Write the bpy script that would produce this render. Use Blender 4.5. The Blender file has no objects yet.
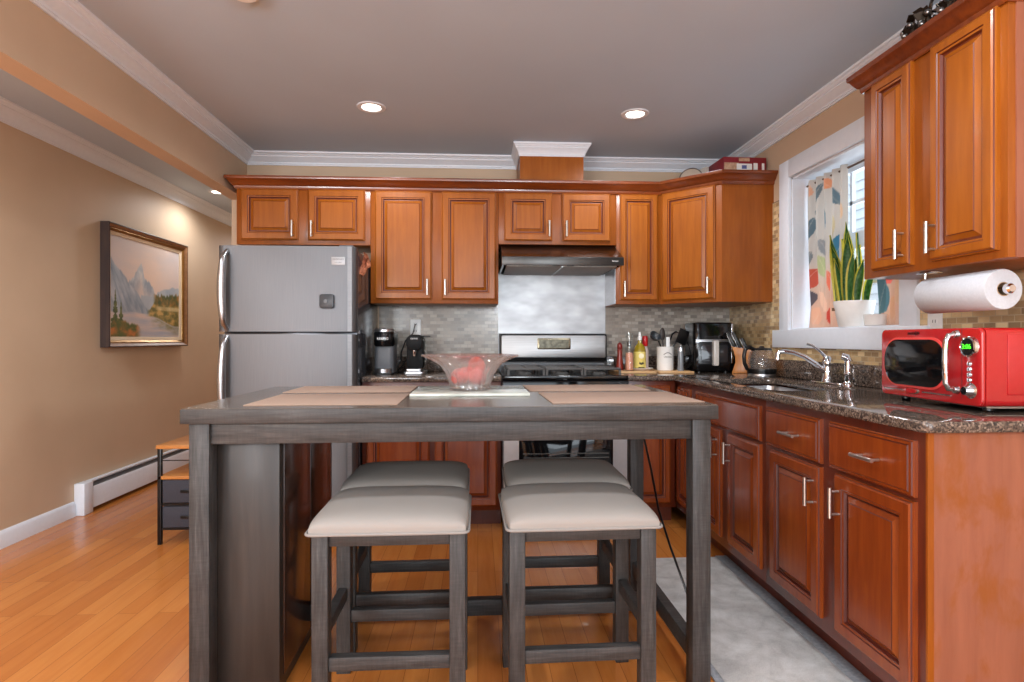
import bpy, bmesh, math, random
from math import pi, sin, cos, radians, tan, atan2
from mathutils import Vector, Matrix
random.seed(4)
scene = bpy.context.scene
C = scene.collection

# ---------------------------------------------------------------- camera, world, lights, exposure
F_PX, YAW, CAM_Z = 580.0, 0.0589, 1.1377
cam_d = bpy.data.cameras.new('camera'); cam = bpy.data.objects.new('camera', cam_d); C.objects.link(cam)
cam_d.sensor_fit = 'HORIZONTAL'; cam_d.sensor_width = 36.0
cam_d.lens = 36.0 * F_PX / 1024.0
cam_d.shift_y = -(341.0 - 339.6) / 1024.0
cam_d.clip_start = 0.02
cam.location = (0, 0, CAM_Z); cam.rotation_euler = (pi/2, 0, -YAW)
scene.camera = cam
vs = scene.view_settings
scene.display_settings.display_device = 'sRGB'
vs.view_transform = 'Standard'; vs.look = 'None'; vs.gamma = 1.0; vs.use_curve_mapping = False
vs.exposure = 0.15
scene.cycles.use_denoising = True
scene.cycles.max_bounces = 10; scene.cycles.diffuse_bounces = 5; scene.cycles.glossy_bounces = 4
scene.cycles.transparent_max_bounces = 16; scene.cycles.sample_clamp_indirect = 6.0
scene.cycles.caustics_refractive = False; scene.cycles.caustics_reflective = False

world = bpy.data.worlds.new('world'); scene.world = world; world.use_nodes = True
bg = world.node_tree.nodes['Background']
bg.inputs[0].default_value = (0.80, 0.90, 1.0, 1); bg.inputs[1].default_value = 1.8

def light(name, kind, loc, rot, energy, color, size=1.0, size_y=None, **kw):
    d = bpy.data.lights.new(name, kind); d.energy = energy; d.color = color
    if kind == 'AREA':
        d.size = size
        if size_y: d.shape = 'RECTANGLE'; d.size_y = size_y
    for k, v in kw.items(): setattr(d, k, v)
    o = bpy.data.objects.new(name, d); C.objects.link(o); o.location = loc; o.rotation_euler = rot
    return o
# daylight arriving through the glazed doors of the wall behind the camera and the kitchen window
light('patio_daylight', 'AREA', (0.55, -2.45, 1.35), (radians(90), 0, 0), 45, (0.82, 0.92, 1.0), 2.3, 2.0)
light('rear_left_fill', 'AREA', (-1.9, -2.45, 1.45), (radians(90), 0, 0), 60, (0.90, 0.95, 1.0), 1.1, 1.3)  # unseen window light, added to brighten the room from behind
light('kitchen_window_daylight', 'AREA', (2.15, 2.85, 1.64), (0, radians(90), 0), 7, (0.92, 0.96, 1.0), 0.85, 0.85)
light('living_room_fill', 'POINT', (-2.1, -0.6, 1.55), (0, 0, 0), 80, (0.95, 0.96, 1.0), shadow_soft_size=0.18)  # no fixture; unseen fill added to lift the left wall and ceiling
light('dining_fill', 'POINT', (0.5, -0.9, 1.60), (0, 0, 0), 90, (0.88, 0.94, 1.0), shadow_soft_size=0.18)  # fill added behind the camera to brighten the far ceiling, no fixture
CAN = dict(color=(0.93, 0.96, 1.0), spot_size=radians(168), spot_blend=0.6, shadow_soft_size=0.06)

# ---------------------------------------------------------------- colours and materials
def lin(c):
    def f(v):
        v /= 255.0
        return v/12.92 if v <= 0.04045 else ((v+0.055)/1.055)**2.4
    return (f(c[0]), f(c[1]), f(c[2]), 1.0)

MATS = {}
def nt(name):
    m = bpy.data.materials.new(name); m.use_nodes = True
    t = m.node_tree; b = t.nodes['Principled BSDF']
    MATS[name] = m
    return m, t, b
def N(t, kind, **kw):
    n = t.nodes.new(kind)
    for k, v in kw.items(): setattr(n, k, v)
    return n
def ramp(t, fac, stops):
    r = N(t, 'ShaderNodeValToRGB'); e = r.color_ramp.elements
    while len(e) < len(stops): e.new(0.5)
    for el, (p, c) in zip(e, stops): el.position = p; el.color = lin(c)
    t.links.new(fac, r.inputs[0]); return r.outputs[0]
def coords(t, scale=(1, 1, 1), kind='Object', rot=(0, 0, 0)):
    tc = N(t, 'ShaderNodeTexCoord'); mp = N(t, 'ShaderNodeMapping')
    mp.inputs['Scale'].default_value = scale; mp.inputs['Rotation'].default_value = rot
    t.links.new(tc.outputs[kind], mp.inputs[0]); return mp.outputs[0]
def noise(t, vec, scale, detail=3, rough=0.5, dist=0.0):
    n = N(t, 'ShaderNodeTexNoise'); n.inputs['Scale'].default_value = scale
    n.inputs['Detail'].default_value = detail; n.inputs['Roughness'].default_value = rough
    n.inputs['Distortion'].default_value = dist
    t.links.new(vec, n.inputs['Vector']); return n.outputs['Fac']
def bump(t, b, h, strength, dist=0.002):
    n = N(t, 'ShaderNodeBump'); n.inputs['Strength'].default_value = strength; n.inputs['Distance'].default_value = dist
    t.links.new(h, n.inputs['Height']); t.links.new(n.outputs[0], b.inputs['Normal'])
def plain(name, c, rough=0.5, metal=0.0, var=0.0, scale=40, coat=0.0, spec=0.5, bmp=0.0):
    m, t, b = nt(name)
    b.inputs['Roughness'].default_value = rough; b.inputs['Metallic'].default_value = metal
    b.inputs['Coat Weight'].default_value = coat; b.inputs['Specular IOR Level'].default_value = spec
    f = noise(t, coords(t), scale, 3)
    v = max(var, 2)
    col = ramp(t, f, [(0.3, tuple(max(0, x-v) for x in c)), (0.7, tuple(min(255, x+v) for x in c))])
    t.links.new(col, b.inputs['Base Color'])
    if bmp: bump(t, b, f, bmp)
    return m
def wood(name, dark, mid, light_, rough=0.3, coat=0.3, stretch=(14, 14, 1.4), dist=0.6, bmp=0.04, spec=0.5):
    m, t, b = nt(name); b.inputs['Specular IOR Level'].default_value = spec
    v = coords(t, stretch)
    f = noise(t, v, 2.6, 8, 0.62, dist*0.5)
    big = noise(t, coords(t, (1, 1, 1)), 2.3, 2)
    mx = N(t, 'ShaderNodeMath', operation='MULTIPLY_ADD'); mx.inputs[1].default_value = 0.35
    t.links.new(big, mx.inputs[0])
    s = N(t, 'ShaderNodeMath', operation='MULTIPLY'); s.inputs[1].default_value = 0.65
    t.links.new(f, s.inputs[0]); t.links.new(s.outputs[0], mx.inputs[2])
    t.links.new(ramp(t, mx.outputs[0], [(0.3, dark), (0.5, mid), (0.7, light_)]), b.inputs['Base Color'])
    b.inputs['Roughness'].default_value = rough; b.inputs['Coat Weight'].default_value = coat
    b.inputs['Coat Roughness'].default_value = 0.12
    if bmp: bump(t, b, f, bmp)
    return m
def metal(name, c, rough=0.25, stretch=(1, 1, 60), var=6):
    m, t, b = nt(name)
    f = noise(t, coords(t, stretch), 6, 2)
    t.links.new(ramp(t, f, [(0.3, tuple(x-var for x in c)), (0.7, tuple(min(255, x+var) for x in c))]), b.inputs['Base Color'])
    b.inputs['Metallic'].default_value = 1.0; b.inputs['Roughness'].default_value = rough
    return m
def glass(name, tint=(255, 255, 255), refl=0.12, haze=0.0):
    m, t, b = nt(name); t.nodes.remove(b); out = t.nodes['Material Output']
    tr = N(t, 'ShaderNodeBsdfTransparent'); tr.inputs[0].default_value = lin(tint)
    gl = N(t, 'ShaderNodeBsdfGlossy'); gl.inputs['Roughness'].default_value = 0.04
    fr = N(t, 'ShaderNodeLayerWeight'); fr.inputs[0].default_value = 0.5
    pw_ = N(t, 'ShaderNodeMath', operation='POWER'); pw_.inputs[1].default_value = 4.0
    t.links.new(fr.outputs['Facing'], pw_.inputs[0])
    ad = N(t, 'ShaderNodeMath', operation='MULTIPLY_ADD', use_clamp=True); ad.inputs[1].default_value = 0.5; ad.inputs[2].default_value = refl
    t.links.new(pw_.outputs[0], ad.inputs[0])
    mx = N(t, 'ShaderNodeMixShader'); t.links.new(ad.outputs[0], mx.inputs[0])
    t.links.new(tr.outputs[0], mx.inputs[1]); t.links.new(gl.outputs[0], mx.inputs[2])
    last = mx.outputs[0]
    if haze:
        df = N(t, 'ShaderNodeBsdfTranslucent'); df.inputs[0].default_value = lin((240, 240, 240))
        d2 = N(t, 'ShaderNodeBsdfDiffuse'); d2.inputs[0].default_value = lin((235, 235, 235))
        m1 = N(t, 'ShaderNodeMixShader'); m1.inputs[0].default_value = 0.5
        t.links.new(df.outputs[0], m1.inputs[1]); t.links.new(d2.outputs[0], m1.inputs[2])
        m2 = N(t, 'ShaderNodeMixShader'); m2.inputs[0].default_value = haze
        t.links.new(last, m2.inputs[1]); t.links.new(m1.outputs[0], m2.inputs[2]); last = m2.outputs[0]
    t.links.new(last, out.inputs[0]); return m
def emit(name, c, s):
    m, t, b = nt(name); b.inputs['Emission Color'].default_value = lin(c); b.inputs['Emission Strength'].default_value = s
    b.inputs['Base Color'].default_value = lin(c); return m
def painted(name, rough=0.7, trans=0.0, weave=0):
    m, t, b = nt(name)
    a = N(t, 'ShaderNodeVertexColor', layer_name='pattern'); t.links.new(a.outputs[0], b.inputs['Base Color'])
    b.inputs['Roughness'].default_value = rough
    if trans:
        out = t.nodes['Material Output']; tl = N(t, 'ShaderNodeBsdfTranslucent'); t.links.new(a.outputs[0], tl.inputs[0])
        mx = N(t, 'ShaderNodeMixShader'); mx.inputs[0].default_value = trans
        t.links.new(b.outputs[0], mx.inputs[1]); t.links.new(tl.outputs[0], mx.inputs[2]); t.links.new(mx.outputs[0], out.inputs[0])
    if weave: bump(t, b, noise(t, coords(t), weave, 2), 0.15)
    return m
def swiz(t, a, b_):
    tc = N(t, 'ShaderNodeTexCoord'); s = N(t, 'ShaderNodeSeparateXYZ'); c = N(t, 'ShaderNodeCombineXYZ')
    t.links.new(tc.outputs['Object'], s.inputs[0]); t.links.new(s.outputs[a], c.inputs[0]); t.links.new(s.outputs[b_], c.inputs[1])
    return c.outputs[0]
def tiles(name, axes, w, h, stops, mortar, rough=0.18, gap=0.0018, bmp=0.3):
    m, t, b = nt(name); v = swiz(t, *axes)
    br = N(t, 'ShaderNodeTexBrick'); t.links.new(v, br.inputs['Vector'])
    br.inputs['Scale'].default_value = 1.0; br.inputs['Brick Width'].default_value = w; br.inputs['Row Height'].default_value = h
    br.inputs['Mortar Size'].default_value = gap; br.inputs['Mortar Smooth'].default_value = 0.2; br.inputs['Bias'].default_value = 0.0
    br.inputs['Color1'].default_value = (0, 0, 0, 1); br.inputs['Color2'].default_value = (1, 1, 1, 1); br.inputs['Mortar'].default_value = (0, 0, 0, 1)
    br.offset = 0.5
    n = noise(t, v, 60, 3)
    ad = N(t, 'ShaderNodeMath', operation='MULTIPLY_ADD'); ad.inputs[1].default_value = 0.25
    sb = N(t, 'ShaderNodeMath', operation='MULTIPLY_ADD'); sb.inputs[1].default_value = 0.86; sb.inputs[2].default_value = -0.05
    t.links.new(br.outputs['Color'], sb.inputs[0]); t.links.new(n, ad.inputs[0]); t.links.new(sb.outputs[0], ad.inputs[2])
    col = ramp(t, ad.outputs[0], stops)
    mx = N(t, 'ShaderNodeMix', data_type='RGBA'); t.links.new(br.outputs['Fac'], mx.inputs[0])
    t.links.new(col, mx.inputs[6]); mx.inputs[7].default_value = lin(mortar)
    t.links.new(mx.outputs[2], b.inputs['Base Color']); b.inputs['Roughness'].default_value = rough
    iv = N(t, 'ShaderNodeMath', operation='SUBTRACT'); iv.inputs[0].default_value = 1.0; t.links.new(br.outputs['Fac'], iv.inputs[1])
    bump(t, b, iv.outputs[0], bmp, 0.002)
    return m

# cabinets
CHERRY = wood('cherry_wood', (132, 68, 12), (148, 80, 17), (162, 92, 24), 0.34, 0.08, spec=0.3)
FRAME = wood('cherry_frame_wood', (122, 60, 14), (138, 72, 18), (152, 84, 24), 0.36, 0.08, spec=0.3)
CORN = wood('cornice_wood', (88, 37, 11), (112, 50, 15), (130, 62, 20), 0.25, 0.5, (1.4, 14, 14))
CHERRY_LOW = wood('shaded_cherry_wood', (106, 42, 13), (128, 56, 18), (144, 72, 25), 0.26, 0.35)  # same cherry as the uppers, weaker light put into its darker colour
FRAME_LOW = wood('shaded_cherry_frame_wood', (74, 26, 12), (90, 34, 15), (104, 43, 19), 0.34, 0.3)  # frame copy, darkened for the shade low down and between doors
GLAZE = plain('cherry_glaze', (96, 38, 14), 0.4)
GLAZE_LOW = plain('shaded_cherry_glaze', (74, 24, 12), 0.4)  # shaded copy of the glaze for the lower doors
def worn_panel():
    m, t, b = nt('worn_end_panel')
    f = noise(t, coords(t, (10, 10, 1.2)), 1.5, 6, 0.6, 0.5)
    base = ramp(t, f, [(0.3, (128, 74, 54)), (0.5, (140, 84, 62)), (0.7, (150, 92, 68))])
    g = noise(t, coords(t, (3.2, 3.2, 1.6)), 2.4, 5, 0.65, 0.3)
    fac = ramp(t, g, [(0.52, (0, 0, 0)), (0.66, (255, 255, 255))])
    mx = N(t, 'ShaderNodeMix', data_type='RGBA'); t.links.new(fac, mx.inputs[0]); t.links.new(base, mx.inputs[6]); mx.inputs[7].default_value = lin((136, 74, 30))
    t.links.new(mx.outputs[2], b.inputs['Base Color']); b.inputs['Roughness'].default_value = 0.42
    return m
WORN = worn_panel()
PULL = metal('brushed_nickel', (205, 203, 198), 0.28)
# room
WALL = plain('tan_wall_paint', (200, 174, 146), 0.55, var=3, scale=3)
CEIL = plain('ceiling_paint', (186, 202, 218), 0.7, var=2, scale=2)
TRIM = plain('white_trim_paint', (222, 228, 236), 0.4, var=2)
def floor_mat():
    m, t, b = nt('honey_oak_planks'); v = swiz(t, 1, 0)
    br = N(t, 'ShaderNodeTexBrick'); t.links.new(v, br.inputs['Vector'])
    br.inputs['Scale'].default_value = 1.0; br.inputs['Brick Width'].default_value = 0.95; br.inputs['Row Height'].default_value = 0.083
    br.inputs['Mortar Size'].default_value = 0.0009; br.inputs['Mortar Smooth'].default_value = 0.1
    br.inputs['Color1'].default_value = (0, 0, 0, 1); br.inputs['Color2'].default_value = (1, 1, 1, 1); br.inputs['Mortar'].default_value = (0.4, 0.4, 0.4, 1)
    br.offset = 0.37
    g = noise(t, coords(t, (16, 1.3, 1)), 2.0, 7, 0.6, 0.7)
    ad = N(t, 'ShaderNodeMath', operation='MULTIPLY_ADD'); ad.inputs[1].default_value = 0.34
    sc = N(t, 'ShaderNodeMath', operation='MULTIPLY'); sc.inputs[1].default_value = 0.55
    t.links.new(br.outputs['Color'], ad.inputs[0]); t.links.new(g, sc.inputs[0]); t.links.new(sc.outputs[0], ad.inputs[2])
    col = ramp(t, ad.outputs[0], [(0.12, (168, 94, 38)), (0.4, (186, 112, 50)), (0.65, (198, 126, 61)), (0.9, (208, 140, 75))])
    mx = N(t, 'ShaderNodeMix', data_type='RGBA'); t.links.new(br.outputs['Fac'], mx.inputs[0])
    t.links.new(col, mx.inputs[6]); mx.inputs[7].default_value = lin((126, 70, 32))
    t.links.new(mx.outputs[2], b.inputs['Base Color'])
    b.inputs['Roughness'].default_value = 0.24; b.inputs['Coat Weight'].default_value = 0.2
    return m
FLOOR = floor_mat()
TILE_B = tiles('grey_mosaic_tile', (0, 2), 0.048, 0.0235, [(0.1, (128, 120, 112)), (0.35, (148, 140, 130)), (0.6, (162, 153, 141)), (0.9, (178, 171, 160))], (146, 140, 132))
TILE_R = tiles('warm_lit_mosaic_tile', (1, 2), 0.048, 0.0235, [(0.1, (150, 124, 92)), (0.35, (182, 152, 110)), (0.6, (204, 174, 128)), (0.9, (222, 198, 154))], (190, 170, 136))  # back wall's mosaic again, warm light painted into its colours
def granite():
    m, t, b = nt('brown_granite'); v = coords(t)
    vo = N(t, 'ShaderNodeTexVoronoi'); vo.inputs['Scale'].default_value = 190; t.links.new(v, vo.inputs['Vector'])
    n = noise(t, v, 70, 6, 0.65)
    sep = N(t, 'ShaderNodeSeparateColor'); t.links.new(vo.outputs['Color'], sep.inputs[0])
    ad = N(t, 'ShaderNodeMath', operation='MULTIPLY_ADD'); ad.inputs[1].default_value = 0.42
    s2 = N(t, 'ShaderNodeMath', operation='MULTIPLY'); s2.inputs[1].default_value = 0.6
    t.links.new(sep.outputs[0], ad.inputs[0]); t.links.new(n, s2.inputs[0]); t.links.new(s2.outputs[0], ad.inputs[2])
    t.links.new(ramp(t, ad.outputs[0], [(0.22, (34, 31, 31)), (0.42, (64, 55, 50)), (0.56, (92, 78, 68)), (0.68, (120, 104, 92)), (0.85, (150, 136, 126))]), b.inputs['Base Color'])
    b.inputs['Roughness'].default_value = 0.08
    return m
GRANITE = granite()
# metals, plastics
STEEL = metal('stainless_steel', (178, 178, 180), 0.30, (1, 1, 40))
FRIDGE = metal('fridge_steel', (108, 108, 110), 0.5, (60, 60, 1), 3)
HOODM = metal('hood_steel', (84, 82, 81), 0.22, (1, 30, 1))
SPLASH = metal('polished_splash_steel', (152, 152, 153), 0.42, (1, 1, 2), 14)
CHROME = metal('chrome', (225, 225, 228), 0.06, (1, 1, 1), 2)
BRONZE = metal('dark_bronze', (74, 62, 52), 0.35, (1, 1, 1), 16)
DGREY = plain('fridge_side_grey', (88, 88, 92), 0.14, 0.6)
BLACK = plain('black_plastic', (14, 14, 15), 0.28, spec=0.35)
MATT = plain('satin_black', (12, 12, 13), 0.5, spec=0.15)
BLACKG = plain('black_gloss', (12, 12, 14), 0.08)
IRON = plain('cast_iron', (74, 72, 70), 0.5)
GREYP = plain('grey_plastic', (92, 94, 98), 0.4)
WHITEP = plain('white_plastic', (232, 232, 230), 0.35)
RED = plain('red_enamel', (172, 26, 30), 0.16, coat=0.6)
def weathered(name, stretch, cross):
    m, t, b = nt(name)
    g = noise(t, coords(t, stretch), 3.0, 8, 0.7, 0.3); x = noise(t, coords(t, cross), 3.0, 4, 0.6); big = noise(t, coords(t), 3.0, 2)
    a = N(t, 'ShaderNodeMath', operation='MULTIPLY_ADD'); a.inputs[1].default_value = 0.60; t.links.new(g, a.inputs[0])
    c_ = N(t, 'ShaderNodeMath', operation='MULTIPLY_ADD'); c_.inputs[1].default_value = 0.16; t.links.new(x, c_.inputs[0])
    d_ = N(t, 'ShaderNodeMath', operation='MULTIPLY'); d_.inputs[1].default_value = 0.24; t.links.new(big, d_.inputs[0])
    t.links.new(d_.outputs[0], c_.inputs[2]); t.links.new(c_.outputs[0], a.inputs[2])
    t.links.new(ramp(t, a.outputs[0], [(0.36, (30, 29, 28)), (0.46, (48, 46, 45)), (0.55, (61, 59, 58)), (0.68, (84, 82, 80))]), b.inputs['Base Color'])
    b.inputs['Roughness'].default_value = 0.5; b.inputs['Specular IOR Level'].default_value = 0.4; bump(t, b, a.outputs[0], 0.2)
    return m
TABLEW = weathered('weathered_grey_wood', (2.5, 40, 40), (60, 60, 6)); TABLEV = weathered('weathered_grey_leg_wood', (40, 40, 2.5), (6, 6, 60))
TOPW = wood('smooth_grey_tabletop', (62, 52, 46), (80, 69, 60), (96, 85, 75), 0.24, 0.2, (1.2, 12, 12), 0.8, 0.03)
DOORW = wood('floor_reflection_door_wood', (44, 26, 20), (58, 36, 27), (74, 48, 36), 0.22, 0.3, (14, 14, 1.2), 0.8, 0.04)  # storage wood with the floor's reddish reflection put into its colour
STORW = wood('dark_storage_wood', (28, 23, 20), (42, 36, 32), (56, 49, 44), 0.45, 0.05, (14, 14, 1.2), 0.8, 0.06)
def fabric():
    m, t, b = nt('linen_fabric')
    a = noise(t, coords(t, (420, 60, 60)), 1.0, 2); c = noise(t, coords(t, (60, 420, 60)), 1.0, 2)
    ad = N(t, 'ShaderNodeMath', operation='ADD'); t.links.new(a, ad.inputs[0]); t.links.new(c, ad.inputs[1])
    t.links.new(ramp(t, ad.outputs[0], [(0.75 / 2 * 1.0, (122, 118, 113)), (0.62, (146, 140, 134))]), b.inputs['Base Color'])
    b.inputs['Roughness'].default_value = 0.9; b.inputs['Specular IOR Level'].default_value = 0.15
    bump(t, b, ad.outputs[0], 0.15, 0.001)
    return m
LINEN = fabric()
PIPE = plain('linen_piping', (136, 131, 126), 0.9)
MAT = wood('woven_placemat', (138, 113, 98), (152, 127, 110), (166, 141, 124), 0.8, 0.0, (160, 160, 4), 0.1, 0.3)
MARBLE = plain('pale_stone_tray', (198, 202, 192), 0.12, var=26, scale=9)
def rug_mat():
    m, t, b = nt('grey_runner'); v = coords(t)
    f = noise(t, v, 7, 7, 0.7, 0.6); fine = noise(t, v, 260, 2)
    ad = N(t, 'ShaderNodeMath', operation='MULTIPLY_ADD'); ad.inputs[1].default_value = 0.3
    t.links.new(fine, ad.inputs[0]); sc = N(t, 'ShaderNodeMath', operation='MULTIPLY'); sc.inputs[1].default_value = 0.7
    t.links.new(f, sc.inputs[0]); t.links.new(sc.outputs[0], ad.inputs[2])
    vo = N(t, 'ShaderNodeTexVoronoi', feature='DISTANCE_TO_EDGE'); vo.inputs['Scale'].default_value = 11; t.links.new(v, vo.inputs['Vector'])
    vm = N(t, 'ShaderNodeMath', operation='MULTIPLY_ADD'); vm.inputs[1].default_value = 0.30; t.links.new(vo.outputs['Distance'], vm.inputs[0]); t.links.new(ad.outputs[0], vm.inputs[2])
    t.links.new(ramp(t, vm.outputs[0], [(0.34, (156, 152, 149)), (0.52, (184, 180, 176)), (0.68, (202, 199, 196))]), b.inputs['Base Color'])
    b.inputs['Roughness'].default_value = 0.95; b.inputs['Specular IOR Level'].default_value = 0.1
    bump(t, b, fine, 0.4, 0.003)
    return m
RUG = rug_mat()
RUGB = plain('rug_border', (142, 144, 148), 0.95, var=14, scale=90, bmp=0.4)
GLASS = glass('clear_glass', (250, 252, 252), 0.05)
PANE = glass('window_glass', (250, 253, 255), 0.02)
def cut_glass():
    m, t, b = nt('cut_glass'); t.nodes.remove(b); out = t.nodes['Material Output']
    g = N(t, 'ShaderNodeBsdfGlass'); g.inputs['IOR'].default_value = 1.4; g.inputs['Roughness'].default_value = 0.02; g.inputs['Color'].default_value = lin((252, 248, 248))
    tr = N(t, 'ShaderNodeBsdfTransparent'); tr.inputs[0].default_value = lin((252, 248, 248))
    gl = N(t, 'ShaderNodeBsdfGlossy'); gl.inputs['Roughness'].default_value = 0.05
    mx = N(t, 'ShaderNodeMixShader'); mx.inputs[0].default_value = 0.66
    t.links.new(g.outputs[0], mx.inputs[1]); t.links.new(tr.outputs[0], mx.inputs[2])
    m2 = N(t, 'ShaderNodeMixShader'); m2.inputs[0].default_value = 0.14
    t.links.new(mx.outputs[0], m2.inputs[1]); t.links.new(gl.outputs[0], m2.inputs[2]); df = N(t, 'ShaderNodeBsdfDiffuse'); df.inputs[0].default_value = lin((240, 236, 234)); m3 = N(t, 'ShaderNodeMixShader'); m3.inputs[0].default_value = 0.05
    t.links.new(m2.outputs[0], m3.inputs[1]); t.links.new(df.outputs[0], m3.inputs[2]); t.links.new(m3.outputs[0], out.inputs[0])
    return m
BOWLG = cut_glass()
DARKG = plain('dark_oven_glass', (16, 16, 18), 0.05)
PAPER = plain('paper_towel', (188, 192, 198), 0.9, var=4, scale=120, bmp=0.2)
CERAMIC = plain('white_ceramic', (232, 230, 226), 0.25)
LEAFG = plain('snake_plant_green', (66, 118, 58), 0.4, var=26, scale=60)
LEAFY = plain('snake_plant_margin', (222, 214, 92), 0.4, var=8)
SOIL = plain('potting_soil', (52, 40, 32), 0.9, var=12)
LIGHTW = wood('light_board_wood', (186, 142, 92), (206, 162, 112), (220, 180, 132), 0.45, 0.1, (2, 14, 14))
ORANGEW = wood('amber_block_wood', (168, 96, 36), (196, 124, 56), (212, 146, 76), 0.4, 0.2)
SHELFW = wood('oak_shelf_wood', (160, 98, 44), (184, 120, 60), (200, 138, 76), 0.4, 0.1, (2, 14, 14))
CHARC = plain('charcoal_fabric', (54, 54, 62), 0.85, var=6, scale=200)
ART = painted('oil_painting', 0.55)
CURT = painted('printed_curtain', 0.85, 0.45)
PEACH = plain('pink_fruit', (228, 78, 66), 0.35, var=26, scale=26)
GREEN_LED = emit('green_display', (70, 235, 40), 1.6)
LAMP = emit('lamp_glow', (255, 244, 226), 9.0)
BRASS = metal('picture_gold', (150, 112, 64), 0.35, (1, 1, 1), 14)
PFRAME = wood('picture_frame_wood', (40, 32, 34), (58, 46, 44), (80, 62, 52), 0.35, 0.3)
CREAM = plain('picture_liner', (222, 200, 170), 0.6)

# ---------------------------------------------------------------- mesh helpers
class B:
    def __init__(s): s.bm = bmesh.new(); s.mi = 0
    def add(s, t, M=None):
        vm = {}
        for v in t.verts: vm[v] = s.bm.verts.new(M @ v.co if M else v.co)
        for f in t.faces:
            try: nf = s.bm.faces.new([vm[v] for v in f.verts]); nf.material_index = s.mi
            except ValueError: pass
        t.free(); return s
    def box(s, x0, x1, y0, y1, z0, z1, bev=0.0, seg=2, M=None):
        t = bmesh.new()
        vs_ = [t.verts.new((x, y, z)) for x in (x0, x1) for y in (y0, y1) for z in (z0, z1)]
        for q in ((0, 1, 3, 2), (4, 6, 7, 5), (0, 4, 5, 1), (2, 3, 7, 6), (0, 2, 6, 4), (1, 5, 7, 3)): t.faces.new([vs_[i] for i in q])
        if bev: bmesh.ops.bevel(t, geom=t.edges[:], offset=bev, segments=seg, affect='EDGES', profile=0.5)
        bmesh.ops.recalc_face_normals(t, faces=t.faces[:])
        return s.add(t, M)
    def prism(s, poly, a, b, axis='z', bev=0.0, M=None, seg=2):
        def P(p, h): return {'z': (p[0], p[1], h), 'y': (p[0], h, p[1]), 'x': (h, p[0], p[1])}[axis]
        t = bmesh.new(); lo = [t.verts.new(P(p, a)) for p in poly]; hi = [t.verts.new(P(p, b)) for p in poly]; n = len(poly)
        t.faces.new(lo[::-1]); t.faces.new(hi)
        for i in range(n): t.faces.new([lo[i], lo[(i+1) % n], hi[(i+1) % n], hi[i]])
        bmesh.ops.recalc_face_normals(t, faces=t.faces[:])
        if bev: bmesh.ops.bevel(t, geom=[e for e in t.edges], offset=bev, segments=seg, affect='EDGES', profile=0.5)
        return s.add(t, M)
    def lathe(s, prof, c=(0, 0, 0), n=32, M=None, wob=None):
        t = bmesh.new(); rings = []
        for k, (r, z) in enumerate(prof):
            if r < 1e-5: rings.append([t.verts.new((c[0], c[1], c[2]+z))])
            else:
                ring = []
                for i in range(n):
                    a = 2*pi*i/n; rr = r*(wob(a, k) if wob else 1)
                    ring.append(t.verts.new((c[0]+rr*cos(a), c[1]+rr*sin(a), c[2]+z)))
                rings.append(ring)
        for A, D in zip(rings, rings[1:]):
            for i in range(n):
                j = (i+1) % n
                if len(A) == 1 and len(D) == 1: break
                if len(A) == 1: t.faces.new([A[0], D[j], D[i]])
                elif len(D) == 1: t.faces.new([A[i], A[j], D[0]])
                else: t.faces.new([A[i], A[j], D[j], D[i]])
        bmesh.ops.recalc_face_normals(t, faces=t.faces[:])
        return s.add(t, M)
    def tube(s, pts, r, n=10, M=None, flat=1.0):
        pts = [Vector(p) for p in pts]; t = bmesh.new(); rings = []
        d0 = (pts[1]-pts[0]).normalized()
        up = Vector((0, 0, 1)) if abs(d0.z) < 0.9 else Vector((1, 0, 0))
        for i, p in enumerate(pts):
            d = (pts[min(i+1, len(pts)-1)] - pts[max(i-1, 0)]).normalized()
            a = up - d*up.dot(d)
            if a.length < 1e-4: a = Vector((1, 0, 0)) - d*d.x
            a.normalize(); b = d.cross(a); up = a
            rr = r[i] if isinstance(r, (list, tuple)) else r
            rings.append([t.verts.new(p + a*rr*cos(2*pi*k/n)*flat + b*rr*sin(2*pi*k/n)) for k in range(n)])
        for A, D in zip(rings, rings[1:]):
            for k in range(n): t.faces.new([A[k], A[(k+1) % n], D[(k+1) % n], D[k]])
        t.faces.new(rings[0][::-1]); t.faces.new(rings[-1])
        bmesh.ops.recalc_face_normals(t, faces=t.faces[:])
        return s.add(t, M)
    def ball(s, c, r, n=16, sq=(1, 1, 1), M=None):
        return s.lathe([(r*sin(pi*i/10), -r*cos(pi*i/10)) for i in range(11)], (0, 0, 0), n,
                       (M or Matrix()) @ Matrix.Translation(c) @ Matrix.Diagonal((*sq, 1)))
    def loops(s, rects, M=None):
        """nested rectangles (x0,x1,z0,z1,y) joined front to back and capped at the last"""
        t = bmesh.new(); R = []
        for (x0, x1, z0, z1, y) in rects: R.append([t.verts.new(p) for p in ((x0, y, z0), (x1, y, z0), (x1, y, z1), (x0, y, z1))])
        for A, D in zip(R, R[1:]):
            for i in range(4): t.faces.new([A[i], A[(i+1) % 4], D[(i+1) % 4], D[i]])
        return t, R, s
    def molding(s, path, prof, closed=False, side=1, ends=True):
        """sweep profile (out, z) along an XY path; out is measured to the left of travel times side"""
        P = [Vector((p[0], p[1])) for p in path]; t = bmesh.new(); rings = []; n = len(P)
        for i in range(n):
            dp = (P[i]-P[i-1]).normalized() if (i > 0 or closed) else None
            dn = (P[(i+1) % n]-P[i]).normalized() if (i < n-1 or closed) else None
            if dp is None: dp = dn
            if dn is None: dn = dp
            na = Vector((-dp.y, dp.x)); nb = Vector((-dn.y, dn.x)); m = na+nb
            m = m / max(0.2, m.dot(na)) if m.length > 1e-6 else na
            rings.append([t.verts.new((P[i].x+m.x*o*side, P[i].y+m.y*o*side, z)) for (o, z) in prof])
        k = len(prof)
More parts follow.
